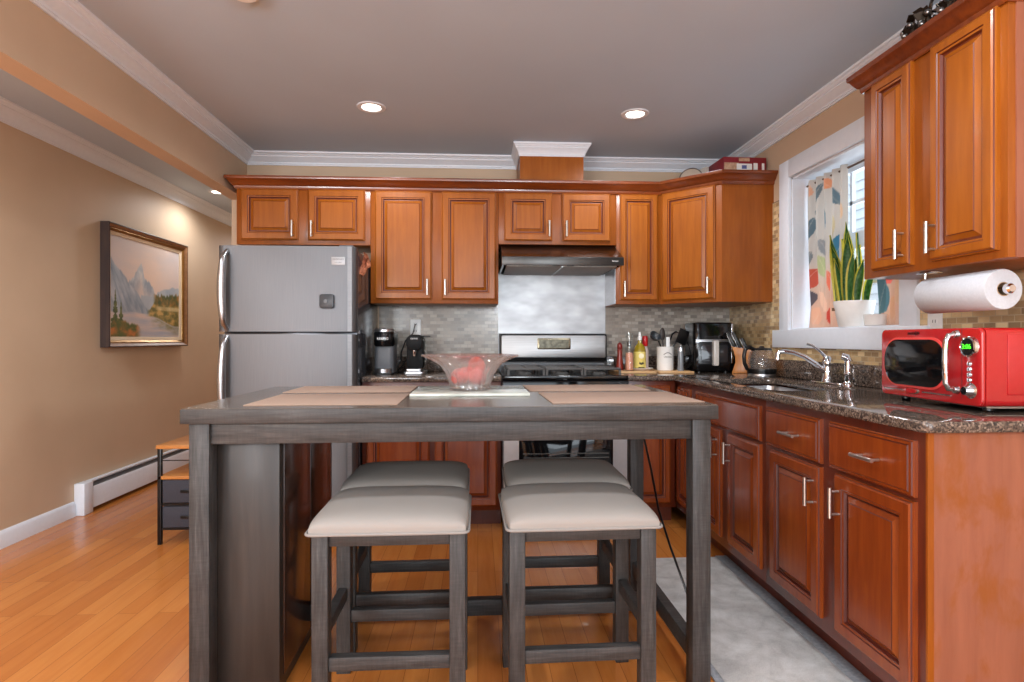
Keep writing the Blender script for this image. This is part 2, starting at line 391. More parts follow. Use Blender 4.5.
        for i in range(n if closed else n-1):
            A = rings[i]; D = rings[(i+1) % n]
            for j in range(k): t.faces.new([A[j], A[(j+1) % k], D[(j+1) % k], D[j]])
        if ends and not closed: t.faces.new(rings[0]); t.faces.new(rings[-1])
        bmesh.ops.recalc_face_normals(t, faces=t.faces[:])
        return s.add(t)
    def build(s, name, mat, parent=None, smooth=True, ang=35, loc=None, rot=None):
        me = bpy.data.meshes.new(name); s.bm.to_mesh(me); s.bm.free()
        for m in (mat if isinstance(mat, (list, tuple)) else [mat]): me.materials.append(m)
        if smooth and len(me.polygons):
            me.polygons.foreach_set('use_smooth', [True]*len(me.polygons)); me.set_sharp_from_angle(angle=radians(ang))
        o = bpy.data.objects.new(name, me); C.objects.link(o)
        if parent: o.parent = parent
        if loc: o.location = loc
        if rot: o.rotation_euler = rot
        return o
def bx(name, mat, x0, x1, y0, y1, z0, z1, parent=None, bev=0.0):
    return B().box(x0, x1, y0, y1, z0, z1, bev).build(name, mat, parent)
def tag(o, label, cat, group=None):
    o['label'] = label; o['category'] = cat
    if group: o['group'] = group
    return o
def thing(name, label, cat, loc=(0, 0, 0), rz=0.0, group=None):
    o = bpy.data.objects.new(name, None); C.objects.link(o); o.location = loc; o.rotation_euler = (0, 0, rz)
    o.empty_display_size = 0.05
    return tag(o, label, cat, group)
def struct(o): o['kind'] = 'structure'; return o
def lettering(name, s, size, mat, parent, M, depth=0.0006, italic=0.0):
    cu = bpy.data.curves.new(name, 'FONT'); cu.body = s; cu.size = size; cu.extrude = depth; cu.shear = italic
    cu.align_x = 'CENTER'; cu.align_y = 'CENTER'; cu.resolution_u = 3
    tmp = bpy.data.objects.new(name + '_curve', cu); C.objects.link(tmp)
    bpy.context.view_layer.update()
    me = bpy.data.meshes.new_from_object(tmp.evaluated_get(bpy.context.evaluated_depsgraph_get()))
    bpy.data.objects.remove(tmp); bpy.data.curves.remove(cu)
    me.transform(M); me.materials.clear(); me.materials.append(mat); me.name = name
    o = bpy.data.objects.new(name, me); C.objects.link(o); o.parent = parent
    return o
FRONT = Matrix(((1, 0, 0, 0), (0, 0, -1, 0), (0, 1, 0, 0), (0, 0, 0, 1)))     # flat text stood up facing -y
def arc(c, r, a0, a1, n, f): return [f(c, r, a0+(a1-a0)*i/n) for i in range(n+1)]
def rrect(x0, x1, y0, y1, r, n=6):
    out = []
    for cx, cy, a in ((x1-r, y1-r, 0), (x0+r, y1-r, pi/2), (x0+r, y0+r, pi), (x1-r, y0+r, 3*pi/2)):
        for i in range(n+1): out.append((cx+r*cos(a+pi/2*i/n), cy+r*sin(a+pi/2*i/n)))
    return out

# ---------------------------------------------------------------- the room
XR, YB, ZC = 1.8334, 4.1195, 2.425
XL, XB0, XB1, ZB = -2.598, -1.70, -1.597, 2.105
YN, YF = -2.5, 8.0
struct(bx('floor', FLOOR, XL-0.1, XR+0.2, YN, YF, -0.06, 0.0))
struct(bx('ceiling', CEIL, XL-0.1, XR+0.2, YN, YF, ZC, ZC+0.08))
struct(bx('wall_left', WALL, XL-0.12, XL, YN, YF, 0, ZC))
struct(bx('wall_back', WALL, XB0, XR, YB, YB+0.12, 0, ZC))
struct(bx('wall_hall', WALL, XB0, XB0+0.12, YB+0.12, YF, 0, ZC))
struct(bx('wall_far', WALL, XL, XB0, YF-0.1, YF, 0, ZC))
struct(bx('wall_beam', WALL, XB0, XB1, YN, YB, ZB, ZC))
# right wall with the window opening
WY0, WY1, WZ0, WZ1 = 2.40, 3.29, 1.19, 2.085
w = B()
w.box(XR, XR+0.2, YN, WY0, 0, ZC).box(XR, XR+0.2, WY1, YB+0.12, 0, ZC).box(XR, XR+0.2, WY0, WY1, 0, WZ0).box(XR, XR+0.2, WY0, WY1, WZ1, ZC)
struct(w.build('wall_right', WALL))
# rear wall, behind the camera: wide patio opening and a living room opening added for fill light
w = B()
w.box(XL, -2.45, YN-0.12, YN, 0, ZC).box(-2.45, -1.35, YN-0.12, YN, 0, 0.8).box(-2.45, -1.35, YN-0.12, YN, 2.1, ZC).box(-1.35, -0.6, YN-0.12, YN, 0, ZC)
w.box(-0.6, 1.7, YN-0.12, YN, 2.35, ZC).box(1.7, XR+0.2, YN-0.12, YN, 0, ZC)
struct(w.build('wall_rear', WALL))
# mosaic tile fields
struct(bx('wall_tile_back', TILE_B, -0.69, XR, YB-0.008, YB, 0.9, 1.5))
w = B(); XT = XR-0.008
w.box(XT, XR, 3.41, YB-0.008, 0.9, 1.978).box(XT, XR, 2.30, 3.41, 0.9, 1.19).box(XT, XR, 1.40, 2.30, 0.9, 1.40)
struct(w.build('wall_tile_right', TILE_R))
struct(bx('trim_4', plain('tile_edge_metal', (120, 96, 66), 0.4), XR-0.010, XR, 3.41, 3.52, 1.978, 1.984))
# crown mouldings
def crown(p, drop): return [(0, ZC-drop), (0.009, ZC-drop), (0.011, ZC-drop+0.009), (0.016, ZC-drop+0.010), (0.018, ZC-drop+0.020), (0.030, ZC-0.048), (0.044, ZC-0.034), (0.052, ZC-0.030), (0.053, ZC-0.023), (0.061, ZC-0.021), (0.068, ZC-0.013), (0.078, ZC-0.010), (0.080, ZC), (0, ZC)]
CHX0, CHX1, CHY = 0.276, 0.699, 3.80
m_ = B().molding([(XB1, YN), (XB1, YB), (CHX0, YB)], crown(0, 0.078), side=-1)
struct(m_.build('trim_1', TRIM, ang=32))
m_ = B().molding([(CHX1, YB), (XR, YB), (XR, YN)], crown(0, 0.078), side=-1); struct(m_.build('trim_3', TRIM, ang=32))
m_ = B().molding([(CHX0, YB), (CHX0, CHY), (CHX1, CHY), (CHX1, YB)], [(o_*0.55, ZC-(ZC-z_)*1.05) for o_, z_ in crown(0, 0.078)], side=-1); struct(m_.build('trim_5', TRIM, ang=32))
m_ = B().molding([(XL, YN), (XL, YF-0.1)], crown(0, 0.098), side=-1); struct(m_.build('trim_2', TRIM, ang=32))
struct(B().molding([(XL, YN), (XL, 3.89)], [(0, 0), (0.016, 0), (0.016, 0.075), (0.010, 0.088), (0.004, 0.096), (0, 0.096)], side=-1).build('baseboard_left', TRIM))
# ---- window 1
win = bpy.data.objects.new('window_1', None); C.objects.link(win); struct(win)
f = B()                                                        # casing boards
cw = 0.105
f.box(XR-0.022, XR, WY1, WY1+cw, WZ0-0.1, WZ1+cw, 0.004).box(XR-0.022, XR, WY0-cw, WY0, WZ0-0.1, WZ1+cw, 0.004)
f.box(XR-0.023, XR, WY0, WY1, WZ1, WZ1+cw, 0.004).box(XR-0.026, XR, WY0-cw-0.06, WY1+cw+0.075, WZ0-0.10, WZ0+0.005, 0.004)
f.build('casing', TRIM, win)
f = B()
f.box(XR, XR+0.16, WY1-0.012, WY1, WZ0, WZ1).box(XR, XR+0.16, WY0, WY0+0.012, WZ0, WZ1).box(XR, XR+0.16, WY0, WY1, WZ1-0.012, WZ1).box(XR-0.01, XR+0.16, WY0, WY1, WZ0-0.005, WZ0+0.012)
f.build('jamb', TRIM, win)
f = B(); xs = XR+0.15; zm = 1.66
for (a, b_) in ((WZ0+0.012, zm), (zm, WZ1-0.012)):
    f.box(xs, xs+0.04, WY0+0.012, WY0+0.06, a, b_).box(xs, xs+0.04, WY1-0.06, WY1-0.012, a, b_)
    f.box(xs, xs+0.04, WY0+0.06, WY1-0.06, a, a+0.045).box(xs, xs+0.04, WY0+0.06, WY1-0.06, b_-0.045, b_)
    f.box(xs+0.012, xs+0.03, WY0+0.06, WY1-0.06, (a+b_)/2-0.009, (a+b_)/2+0.009)
    for k in (1, 2):
        yy = WY0+(WY1-WY0)*k/3; f.box(xs+0.012, xs+0.03, yy-0.009, yy+0.009, a+0.045, b_-0.045)
f.build('sash', TRIM, win)
bx('pane', PANE, xs+0.018, xs+0.022, WY0+0.05, WY1-0.05, WZ0+0.05, WZ1-0.05, win)
# neighbour's lap siding outside the window, and the ground between
sid = plain('white_lap_siding', (226, 230, 234), 0.7)
w = B()
for k in range(34):
    z = -0.4+k*0.115; w.prism([(4.6, z), (4.57, z), (4.59, z+0.115), (4.6, z+0.115)], -1.5, 9, 'y')
o = w.build('neighbour_house', sid, smooth=False); tag(o, 'white lap sided neighbouring house wall seen through the window panes', 'house')
struct(bx('ground', plain('yard_concrete', (150, 150, 146), 0.9, var=10), XR+0.2, 12, YN-6, 12, -0.5, -0.4))

# ---------------------------------------------------------------- cabinets
def pull(parent, x, z, y, vertical, L=0.102):
    b = B(); r = 0.0064; so = 0.03; h = L/2
    if vertical:
        b.tube([(x, y-so, z-h), (x, y-so, z+h)], r, 12)
        for s in (-1, 1): b.tube([(x, y, z+s*h*0.75), (x, y-so, z+s*h*0.75)], 0.0045, 8)
    else:
        b.tube([(x-h, y-so, z), (x+h, y-so, z)], r, 12)
        for s in (-1, 1): b.tube([(x+s*h*0.75, y, z), (x+s*h*0.75, y-so, z)], 0.0045, 8)
    return b.build('handle', PULL, parent)
def ring(b, rects):
    t, R, _ = b.loops(rects); bmesh.ops.recalc_face_normals(t, faces=t.faces[:]); return t, R
def front(parent, kind, x0, x1, z0, z1, mats, handle=None, name=None):
    """a raised-panel door or a slab drawer front standing proud of the face frame at y = 0"""
    wood_, panel_ = mats; T = 0.021
    def R(i, y): return (x0+i, x1-i, z0+i, z1-i, -y)
    def stack(rr, glazed, cap):
        b = B(); t, Rg, _ = b.loops(rr); t.faces.ensure_lookup_table()
        for k in glazed:
            for q in range(4): t.faces[k*4+q].material_index = 1
        if cap: t.faces.new(Rg[-1])
        bmesh.ops.recalc_face_normals(t, faces=t.faces[:]); vm = {}
        for v in t.verts: vm[v] = b.bm.verts.new(v.co)
        for f in t.faces: nf = b.bm.faces.new([vm[v] for v in f.verts]); nf.material_index = f.material_index
        t.free(); return b
    gl = GLAZE_LOW if wood_ is CHERRY_LOW else GLAZE
    if kind == 'door':
        fr = 0.056 if x1-x0 > 0.28 else 0.047
        b = stack([R(0, 0), R(0, 0.012), R(0.004, 0.0135), R(0.0055, 0.0175), R(0.010, T), R(fr-0.013, T), R(fr-0.010, 0.0175), R(fr-0.004, 0.0165), R(fr+0.001, 0.008)], (2, 5, 7), False)
        d = b.build('door', [wood_, gl], parent, ang=20)
        i = fr
        b = stack([R(i, 0.008), R(i+0.006, 0.0085), R(i+0.022, 0.0165), R(i+0.025, 0.0185)], (0, 2), True)
        b.build('panel', [panel_, gl], d, ang=12)
    else:
        b = stack([R(0, 0), R(0, 0.010), R(0.004, 0.0125), R(0.0055, 0.016), R(0.013, 0.0175), R(0.016, T), R(0.03, T)], (2, 4), True)
        d = b.build(name or 'drawer', [panel_, gl], parent, ang=20)
    if handle:
        hx, hz, vert = handle; pull(d, hx, hz, -T, vert)
    return d
UP = (CHERRY, CHERRY); LOW = (CHERRY_LOW, CHERRY_LOW)
def cabinet(name, label, loc, rz, w_, d_, z0, z1, group, low=False, toe=False):
    t = thing(name, label, 'cabinet', loc, rz, group)
    fm = FRAME_LOW if low else FRAME
    bx('body', fm, 0, w_, 0, d_, z0, z1, t, 0.0015)
    if toe: bx('toe_kick', FRAME_LOW, 0, w_, 0.078, 0.095, 0.0, z0, t)
    return t
ZU0, ZU1, YU = 1.372, 2.117, YB-0.33
GU = 'upper cabinets along the back wall'
c = cabinet('wall_cabinet', 'short two-door cherry cabinet above the refrigerator', (-1.533, YU, 0), 0, 0.842, 0.33, 1.745, ZU1, GU)
front(c, 'door', 0.030, 0.388, 1.772, 2.098, UP, (0.358, 1.842, True)); front(c, 'door', 0.450, 0.810, 1.772, 2.098, UP, (0.478, 1.842, True))
c = cabinet('wall_cabinet', 'tall two-door cherry cabinet between refrigerator and range hood', (-0.690, YU, 0), 0, 0.824, 0.33, ZU0, ZU1, GU)
front(c, 'door', 0.028, 0.392, 1.396, 2.096, UP, (0.366, 1.475, True)); front(c, 'door', 0.456, 0.808, 1.396, 2.096, UP, (0.480, 1.475, True))
c = cabinet('wall_cabinet', 'short two-door cherry cabinet directly above the range hood', (0.135, YU, 0), 0, 0.778, 0.33, 1.762, ZU1, GU)
front(c, 'door', 0.036, 0.352, 1.782, 2.096, UP, (0.330, 1.86, True)); front(c, 'door', 0.418, 0.738, 1.782, 2.096, UP, (0.442, 1.86, True))
c = cabinet('wall_cabinet', 'narrow single-door cherry cabinet right of the range hood', (0.914, YU, 0), 0, 0.296, 0.33, ZU0, ZU1, GU)
front(c, 'door', 0.022, 0.276, 1.396, 2.096, UP, (0.046, 1.470, True))
bx('heat_shield', STEEL, -0.004, 0.0, 0.02, 0.32, ZU0+0.005, 1.752, c)['label'] = 'steel sheet on the cabinet side facing the hood'
# diagonal corner unit
c = thing('corner_cabinet', 'cherry corner cabinet with one door set at an angle', 'cabinet', (0, 0, 0), 0, GU)
D0, D1 = Vector((1.2106, YU, 0)), Vector((XR-0.33, YB-0.6227, 0))
B().prism([(D0.x, YB), (D0.x, D0.y), (D1.x, D1.y), (XR, D1.y), (XR, YB)], ZU0, ZU1, 'z').build('body', FRAME, c)
LD = (D1-D0).length; MD = Matrix.Translation(D0) @ Matrix.Rotation(atan2(D1.y-D0.y, D1.x-D0.x), 4, 'Z')
d = front(c, 'door', 0.018, LD-0.040, 1.392, 2.098, UP, (LD-0.072, 1.475, True))
d.data.transform(MD)
for ch in d.children: ch.data.transform(MD)
# cornice running over the whole upper run
CP = [(0, 2.097), (0.008, 2.097), (0.012, 2.104), (0.014, 2.116), (0.022, 2.120), (0.030, 2.128), (0.046, 2.150), (0.054, 2.154), (0.056, 2.160), (0.056, 2.172), (0, 2.172)]
o = B().molding([(-1.533, YB-0.002), (-1.533, YU-0.001), (D0.x, YU-0.001), (D1.x-0.001, D1.y-0.001), (XR-0.002, D1.y-0.001)], CP, side=-1).build('cornice', CORN, ang=32)
tag(o, 'long dark cherry cornice capping the back wall cabinets', 'cornice')
o = bx('duct_cover', CHERRY, CHX0+0.001, CHX1-0.001, CHY+0.001, YB-0.002, 2.1175, ZC-0.07)
tag(o, 'cherry box over the cornice enclosing the hood duct', 'duct cover')
# near right upper cabinet (faces -x)
UY1, UY0 = 2.1757, 1.5613
c = cabinet('wall_cabinet', 'two-door cherry cabinet on the right wall above the red microwave', (XR-0.33, UY1, 0), -pi/2, UY1-UY0, 0.33, ZU0, ZU1, None)
front(c, 'door', 0.060, 0.261, 1.396, 2.100, UP, (0.233, 1.470, True)); front(c, 'door', 0.346, 0.590, 1.396, 2.100, UP, (0.374, 1.470, True))
bx('end_panel', WORN, UY1-UY0, UY1-UY0+0.004, 0.022, 0.33, ZU0, ZU1, c)
b = B()
b.molding([(XR-0.002, UY1), (XR-0.331, UY1), (XR-0.331, UY0), (XR-0.002, UY0)], [(o_*0.78, z_) for o_, z_ in CP], side=-1)
o = b.build('cornice', CORN, ang=32); tag(o, 'short dark cherry cornice capping the cabinet above the microwave', 'cornice')

# base cabinets
GB = 'base cabinets'
YBF, XRF = YB-0.61, XR-0.61
c = cabinet('base_cabinet', 'cherry base cabinet between refrigerator and stove', (-0.688, YBF, 0), 0, 0.830, 0.60, 0.105, 0.885, GB, True, True)
for x0, x1, h in ((0.025, 0.400, 0.372), (0.430, 0.805, 0.458)):
    front(c, 'door', x0, x1, 0.135, 0.690, LOW, (h, 0.60, True)); front(c, 'drawer', x0, x1, 0.705, 0.855, LOW, ((x0+x1)/2, 0.78, False))
c = cabinet('base_cabinet', 'narrow cherry base cabinet right of the stove', (0.911, YBF, 0), 0, 0.305, 0.60, 0.105, 0.885, GB, True, True)
front(c, 'door', 0.020, 0.270, 0.135, 0.690, LOW, None); front(c, 'drawer', 0.020, 0.270, 0.705, 0.855, LOW, None)
ys = (3.508, 3.245, 2.3975, 1.5165)
c = cabinet('base_cabinet', 'cherry base cabinet in the inner corner of the counter', (XRF, ys[0], 0), -pi/2, ys[0]-ys[1]-0.001, 0.605, 0.105, 0.885, GB, True, True)
front(c, 'door', 0.045, 0.255, 0.150, 0.687, LOW, None); front(c, 'drawer', 0.045, 0.255, 0.700, 0.852, LOW, None)
c = thing('sink_cabinet', 'cherry sink cabinet with a wide blank front and two doors', 'cabinet', (XRF, ys[1], 0), -pi/2, GB); W = ys[1]-ys[2]-0.001
b = B().box(0, W, 0, 0.022, 0.105, 0.885, 0.0015).box(0, 0.018, 0.022, 0.605, 0.105, 0.885).box(W-0.018, W, 0.022, 0.605, 0.105, 0.885).box(0.018, W-0.018, 0.022, 0.605, 0.105, 0.123)
b.build('body', FRAME_LOW, c); bx('toe_kick', FRAME_LOW, 0, W, 0.078, 0.095, 0, 0.105, c)
front(c, 'drawer', 0.085, 0.815, 0.700, 0.852, LOW, None, 'false_front')
front(c, 'door', 0.060, 0.412, 0.150, 0.687, LOW, (0.380, 0.595, True)); front(c, 'door', 0.504, 0.818, 0.150, 0.687, LOW, (0.534, 0.595, True))
c = cabinet('base_cabinet', 'two-drawer two-door cherry base cabinet nearest the camera', (XRF, ys[2], 0), -pi/2, ys[2]-ys[3], 0.605, 0.105, 0.885, GB, True, True)
for x0, x1, h in ((0.060, 0.411, 0.378), (0.496, 0.852, 0.526)):
    front(c, 'drawer', x0-0.034, x1, 0.697, 0.856, LOW, ((x0+x1)/2+0.01, 0.776, False)); front(c, 'door', x0, x1, 0.150, 0.685, LOW, (h, 0.592, True))
e = bx('end_panel', WORN, ys[2]-ys[3], ys[2]-ys[3]+0.005, 0.016, 0.605, 0.0, 0.885, c); e['label'] = 'scuffed faded end panel'
bx('corner_post', FRAME, ys[2]-ys[3]-0.001, ys[2]-ys[3]+0.006, 0.0, 0.018, 0.105, 0.885, c)

# ---------------------------------------------------------------- worktops
ZT0, ZT1 = 0.886, 0.918
c = thing('worktop', 'short brown granite worktop between refrigerator and stove', 'worktop', (0, 0, 0), 0, 'granite worktops')
B().prism([(-0.688, YB-0.01), (-0.688, YB-0.645), (0.144, YB-0.645), (0.144, YB-0.01)], ZT0, ZT1, 'z', 0.007).build('slab', GRANITE, c)
bx('upstand', GRANITE, -0.688, 0.144, YB-0.028, YB-0.009, ZT1, ZT1+0.102, c, 0.003)
c = thing('worktop', 'L-shaped brown granite worktop around the sink and corner', 'worktop', (0, 0, 0), 0, 'granite worktops')
XF, YE, YI = XR-0.645, 1.478, YB-0.645
SX0, SX1, SY0, SY1 = 1.285, 1.655, 2.42, 3.17
b = B(); r = 0.035
nose = [(XF+r-r*cos(a), YE+r-r*sin(a)) for a in [pi/2*i/6 for i in range(7)]]
pieces = [[(0.909, YB-0.01), (0.909, YI), (XF, YI), (XF, SY1), (XR-0.009, SY1), (XR-0.009, YB-0.01)]]
t = bmesh.new()
def slab(poly, hole):
    """one slab with a rounded rectangular hole"""
    t = bmesh.new(); outs = {}
    for z in (ZT0, ZT1):
        ov = [t.verts.new((x, y, z)) for x, y in poly]; hv = [t.verts.new((x, y, z)) for x, y in hole]
        eds = [t.edges.new((ov[i], ov[(i+1) % len(ov)])) for i in range(len(ov))] + [t.edges.new((hv[i], hv[(i+1) % len(hv)])) for i in range(len(hv))]
        bmesh.ops.triangle_fill(t, use_beauty=True, use_dissolve=False, edges=eds); outs[z] = (ov, hv)
    for k in (0, 1):
        A, D = outs[ZT0][k], outs[ZT1][k]
        for i in range(len(A)): t.faces.new([A[i], A[(i+1) % len(A)], D[(i+1) % len(A)], D[i]])
    bmesh.ops.recalc_face_normals(t, faces=t.faces[:])
    rim = [e for e in t.edges if len(e.link_faces) == 2 and e.calc_face_angle(0) > 1.2 and abs(e.verts[0].co.z-e.verts[1].co.z) < 1e-5]
    bmesh.ops.bevel(t, geom=rim, offset=0.008, segments=3, affect='EDGES', profile=0.5)
    return t
poly = [(0.909, YB-0.01), (0.909, YI), (XF, YI)] + nose + [(XR-0.009, YE), (XR-0.009, YB-0.01)]
b.add(slab(poly, rrect(SX0, SX1, SY0, SY1, 0.05))); b.build('slab', GRANITE, c)
b = B().box(0.909, XR-0.009, YB-0.028, YB-0.009, ZT1, ZT1+0.102, 0.003).box(XR-0.028, XR-0.009, YE, YB-0.028, ZT1, ZT1+0.102, 0.003)
b.build('upstand', GRANITE, c)
# sink
c = thing('sink', 'stainless undermount sink bowl let into the worktop', 'sink', ((SX0+SX1)/2, (SY0+SY1)/2, 0.70))
b = B(); t = bmesh.new(); hx, hy = (SX1-SX0)/2+0.008, (SY1-SY0)/2+0.008; R_ = []
for (i, z) in ((-0.012, 0.178), (0, 0.178), (0.004, 0.15), (0.012, 0.03), (0.03, 0.008), (0.06, 0.0)):
    R_.append([t.verts.new((x, y, z)) for x, y in rrect(-hx+i, hx-i, -hy+i, hy-i, 0.05)])
for A, D in zip(R_, R_[1:]):
    for i in range(len(A)): t.faces.new([A[i], A[(i+1) % len(A)], D[(i+1) % len(A)], D[i]])
t.faces.new(R_[-1]); bmesh.ops.recalc_face_normals(t, faces=t.faces[:]); b.add(t); b.build('bowl', STEEL, c, ang=60)
B().lathe([(0, 0.004), (0.03, 0.004), (0.042, 0.006), (0.044, 0.001), (0, 0.001)]).build('drain', CHROME, c)
# faucet
c = thing('faucet', 'chrome single-lever kitchen faucet behind the sink', 'faucet', (1.745, 2.80, ZT1))
b = B().prism(rrect(-0.026, 0.026, -0.125, 0.125, 0.025), 0, 0.010, 'z', 0.003); b.build('base_plate', CHROME, c)
B().lathe([(0.0, 0.010), (0.030, 0.010), (0.028, 0.018), (0.0235, 0.03), (0.0225, 0.085), (0.026, 0.090), (0.027, 0.105), (0.022, 0.125), (0.010, 0.138), (0, 0.14)]).build('faucet_body', CHROME, c)
b = B().tube([(-0.015, 0.0, 0.062), (-0.06, 0.01, 0.100), (-0.11, 0.02, 0.134), (-0.16, 0.032, 0.154), (-0.20, 0.042, 0.160), (-0.222, 0.048, 0.158), (-0.230, 0.05, 0.148), (-0.231, 0.05, 0.118)], [0.014, 0.013, 0.012, 0.0115, 0.0115, 0.0115, 0.0125, 0.013], 14)
b.build('spout', CHROME, c)
b = B().tube([(-0.004, 0.004, 0.128), (-0.03, 0.012, 0.160), (-0.062, 0.028, 0.190), (-0.085, 0.04, 0.198)], [0.013, 0.009, 0.008, 0.009], 12, flat=0.7); b.build('lever', CHROME, c)
c = thing('side_sprayer', 'short chrome side sprayer standing beside the faucet', 'sprayer', (1.742, 2.632, ZT1))
B().lathe([(0, 0), (0.026, 0), (0.024, 0.012), (0.017, 0.02), (0.016, 0.05), (0.020, 0.058), (0.0165, 0.066), (0.018, 0.10), (0.017, 0.118), (0, 0.12)]).build('holder', CHROME, c)
B().tube([(0.006, 0, 0.112), (-0.006, 0.006, 0.135), (-0.024, 0.014, 0.142)], [0.016, 0.018, 0.015], 14).build('spray_head', CHROME, c)

# ---------------------------------------------------------------- refrigerator
c = thing('refrigerator', 'large stainless top-freezer refrigerator against the back wall', 'refrigerator', (-1.455, 3.34, 0))
FW = 0.762
b = B().box(0.004, FW-0.004, 0.075, 0.755, 0.03, 1.655, 0.006); b.build('body', DGREY, c)
EDGE = metal('bright_edge_highlight', (146, 146, 148), 0.5)  # brighter steel painting the reflection along the door's rounded edge
def fdoor(name, z0, z1):
    pr = [(0.0, 0.066), (0.0, 0.024), (0.004, 0.010), (0.016, 0.002), (0.035, 0.0), (FW-0.062, 0.0), (FW-0.045, 0.003), (FW-0.02, 0.012), (FW-0.006, 0.026), (FW, 0.04), (FW, 0.066)]
    d = B().prism(pr, z0, z1, 'z').build(name, FRIDGE, c, ang=40)
    B().prism([(FW-0.046, 0.0016), (FW-0.023, 0.0100), (FW-0.025, 0.014), (FW-0.046, 0.006)], z0+0.001, z1-0.001, 'z').build('edge_highlight', EDGE, d)
    return d
d1 = fdoor('freezer_door', 1.183, 1.667); d2 = fdoor('fridge_door', 0.085, 1.168)
def fhandle(par, z0, z1):
    pts = []; rs = []
    for i in range(13):
        q = i/12; z = z0+(z1-z0)*q; bow = sin(pi*q)
        pts.append((0.052-0.012*bow, 0.004-0.052*min(1, 3.2*bow), z)); rs.append(0.011+0.012*bow)
    return B().tube(pts, rs, 14).build('handle', STEEL, par)
fhandle(d1, 1.19, 1.64); fhandle(d2, 0.66, 1.158)
bd = B().box(0.628, 0.704, -0.004, 0.002, 1.560, 1.606, 0.0015).build('badge', plain('badge_grey', (176, 176, 178), 0.4, 0.2), d1)
lettering('badge_lettering', 'FRIGIDAIRE', 0.0125, GREYP, d1, Matrix.Translation((0.666, -0.0042, 1.592)) @ FRONT)
lettering('badge_lettering', 'GALLERY', 0.010, GREYP, d1, Matrix.Translation((0.666, -0.0042, 1.574)) @ FRONT)
bx('hinge_cap', GREYP, FW-0.10, FW-0.02, 0.03, 0.12, 1.655, 1.678, c, 0.004)
bx('base_grille', BLACK, 0.02, FW-0.02, 0.05, 0.12, 0.01, 0.08, c, 0.004)
c = thing('kitchen_timer', 'small dark square timer stuck to the freezer door', 'timer', (-0.850, 3.339, 1.354))
B().prism(rrect(-0.040, 0.040, -0.040, 0.040, 0.014), -0.022, 0.0, 'y', 0.004).build('case', plain('timer_grey', (58, 60, 64), 0.4), c)
B().lathe([(0, 0.0), (0.012, 0.0), (0.011, 0.004), (0, 0.005)], M=Matrix.Translation((-0.004, -0.022, 0.0)) @ Matrix.Rotation(pi/2, 4, 'X')).build('dial', GREYP, c)
# cloth hung on the side of the fridge
b = B(); t = bmesh.new(); g = []
for i in range(9):
    row = []
    for j in range(9):
        u_, v_ = i/8, j/8
        row.append(t.verts.new((0.020+0.024*sin(u_*9+v_*3)*(0.3+v_)+0.010, -0.085+0.17*u_*(0.55+0.45*sin(pi*v_)), -0.135*v_*(0.8+0.2*cos(u_*6)))))
    g.append(row)
for i in range(8):
    for j in range(8): t.faces.new([g[i][j], g[i+1][j], g[i+1][j+1], g[i][j+1]])
bmesh.ops.solidify(t, geom=t.faces[:], thickness=0.004); b.add(t)
c = thing('pot_holder', 'crumpled orange patterned cloth hanging on the fridge side', 'cloth', (-0.697, 3.52, 1.650))
b.build('cloth', plain('rust_cloth', (196, 118, 78), 0.9, var=50, scale=60), c)
B().tube([(0.0, 0, 0.0), (0.02, 0, 0.008), (0.024, 0, -0.006)], 0.003, 8).build('hook', CHROME, c)

# ---------------------------------------------------------------- range hood, splash and stove
c = thing('range_hood', 'stainless under-cabinet range hood above the stove', 'range hood', (0.150, 3.55, 0)); HW = 0.752
b = B().prism([(0.0, 1.60), (0.0, 1.648), (0.255, 1.760), (0.555, 1.760), (0.555, 1.60), (0.54, 1.60), (0.54, 1.70), (0.23, 1.70), (0.03, 1.63), (0.03, 1.60)], 0, HW, 'x')
b.build('canopy', HOODM, c, ang=25)
b = B().prism([(0.03, 1.60), (0.03, 1.63), (0.23, 1.70), (0.54, 1.70), (0.54, 1.60)], 0.0, 0.012, 'x').prism([(0.03, 1.60), (0.03, 1.63), (0.23, 1.70), (0.54, 1.70), (0.54, 1.60)], HW-0.012, HW, 'x'); b.build('side_skirt', HOODM, c)
FIL = plain('filter_mesh_steel', (168, 165, 160), 0.5, 0.35, var=20, scale=160)
B().prism([(-0.002, 1.597), (-0.002, 1.646), (0.004, 1.650), (0.004, 1.597)], -0.002, HW+0.002, 'x', 0.001).build('visor', plain('dark_hood_visor', (70, 68, 66), 0.3, 0.8), c)
for x0, x1 in ((0.03, 0.372), (0.382, 0.722)): bx('filter', FIL, x0, x1, 0.05, 0.55, 1.594, 1.602, c, 0.002)
for x in (0.372, ): bx('filter_divider', STEEL, x, x+0.01, 0.05, 0.55, 1.591, 1.600, c)
for x in (0.31, 0.40): bx('switch', BLACK, x, x+0.045, 0.008, 0.028, 1.594, 1.601, c, 0.002)
lettering('badge_lettering', 'broan', 0.016, WHITEP, c, Matrix.Translation((0.70, -0.0030, 1.624)) @ FRONT)
o = bx('splash_panel', SPLASH, 0.144, 0.912, YB-0.013, YB-0.0085, 0.93, 1.62); tag(o, 'shiny stainless splash panel on the wall behind the stove', 'splash panel')
c = thing('stove', 'stainless gas stove with black cooktop below the hood', 'stove', (0.149, 3.44, 0)); RW = 0.756
b = B().box(0, RW, 0.03, 0.645, 0.03, 0.900, 0.003); b.build('body', GREYP, c)
b = B().prism(rrect(0.0, RW, 0.0, 0.60, 0.012), 0.900, 0.922, 'z', 0.005); b.build('cooktop', BLACKG, c)
b = B().prism([(0.57, 0.922), (0.585, 1.0), (0.600, 1.172), (0.62, 1.18), (0.645, 1.175), (0.645, 0.922)], 0, RW, 'x'); b.build('backguard', BLACK, c)
b = B().box(0.004, RW-0.004, 0.560, 0.60, 0.985, 1.177, 0.012); bk = b.build('backguard_trim', BLACK, c)
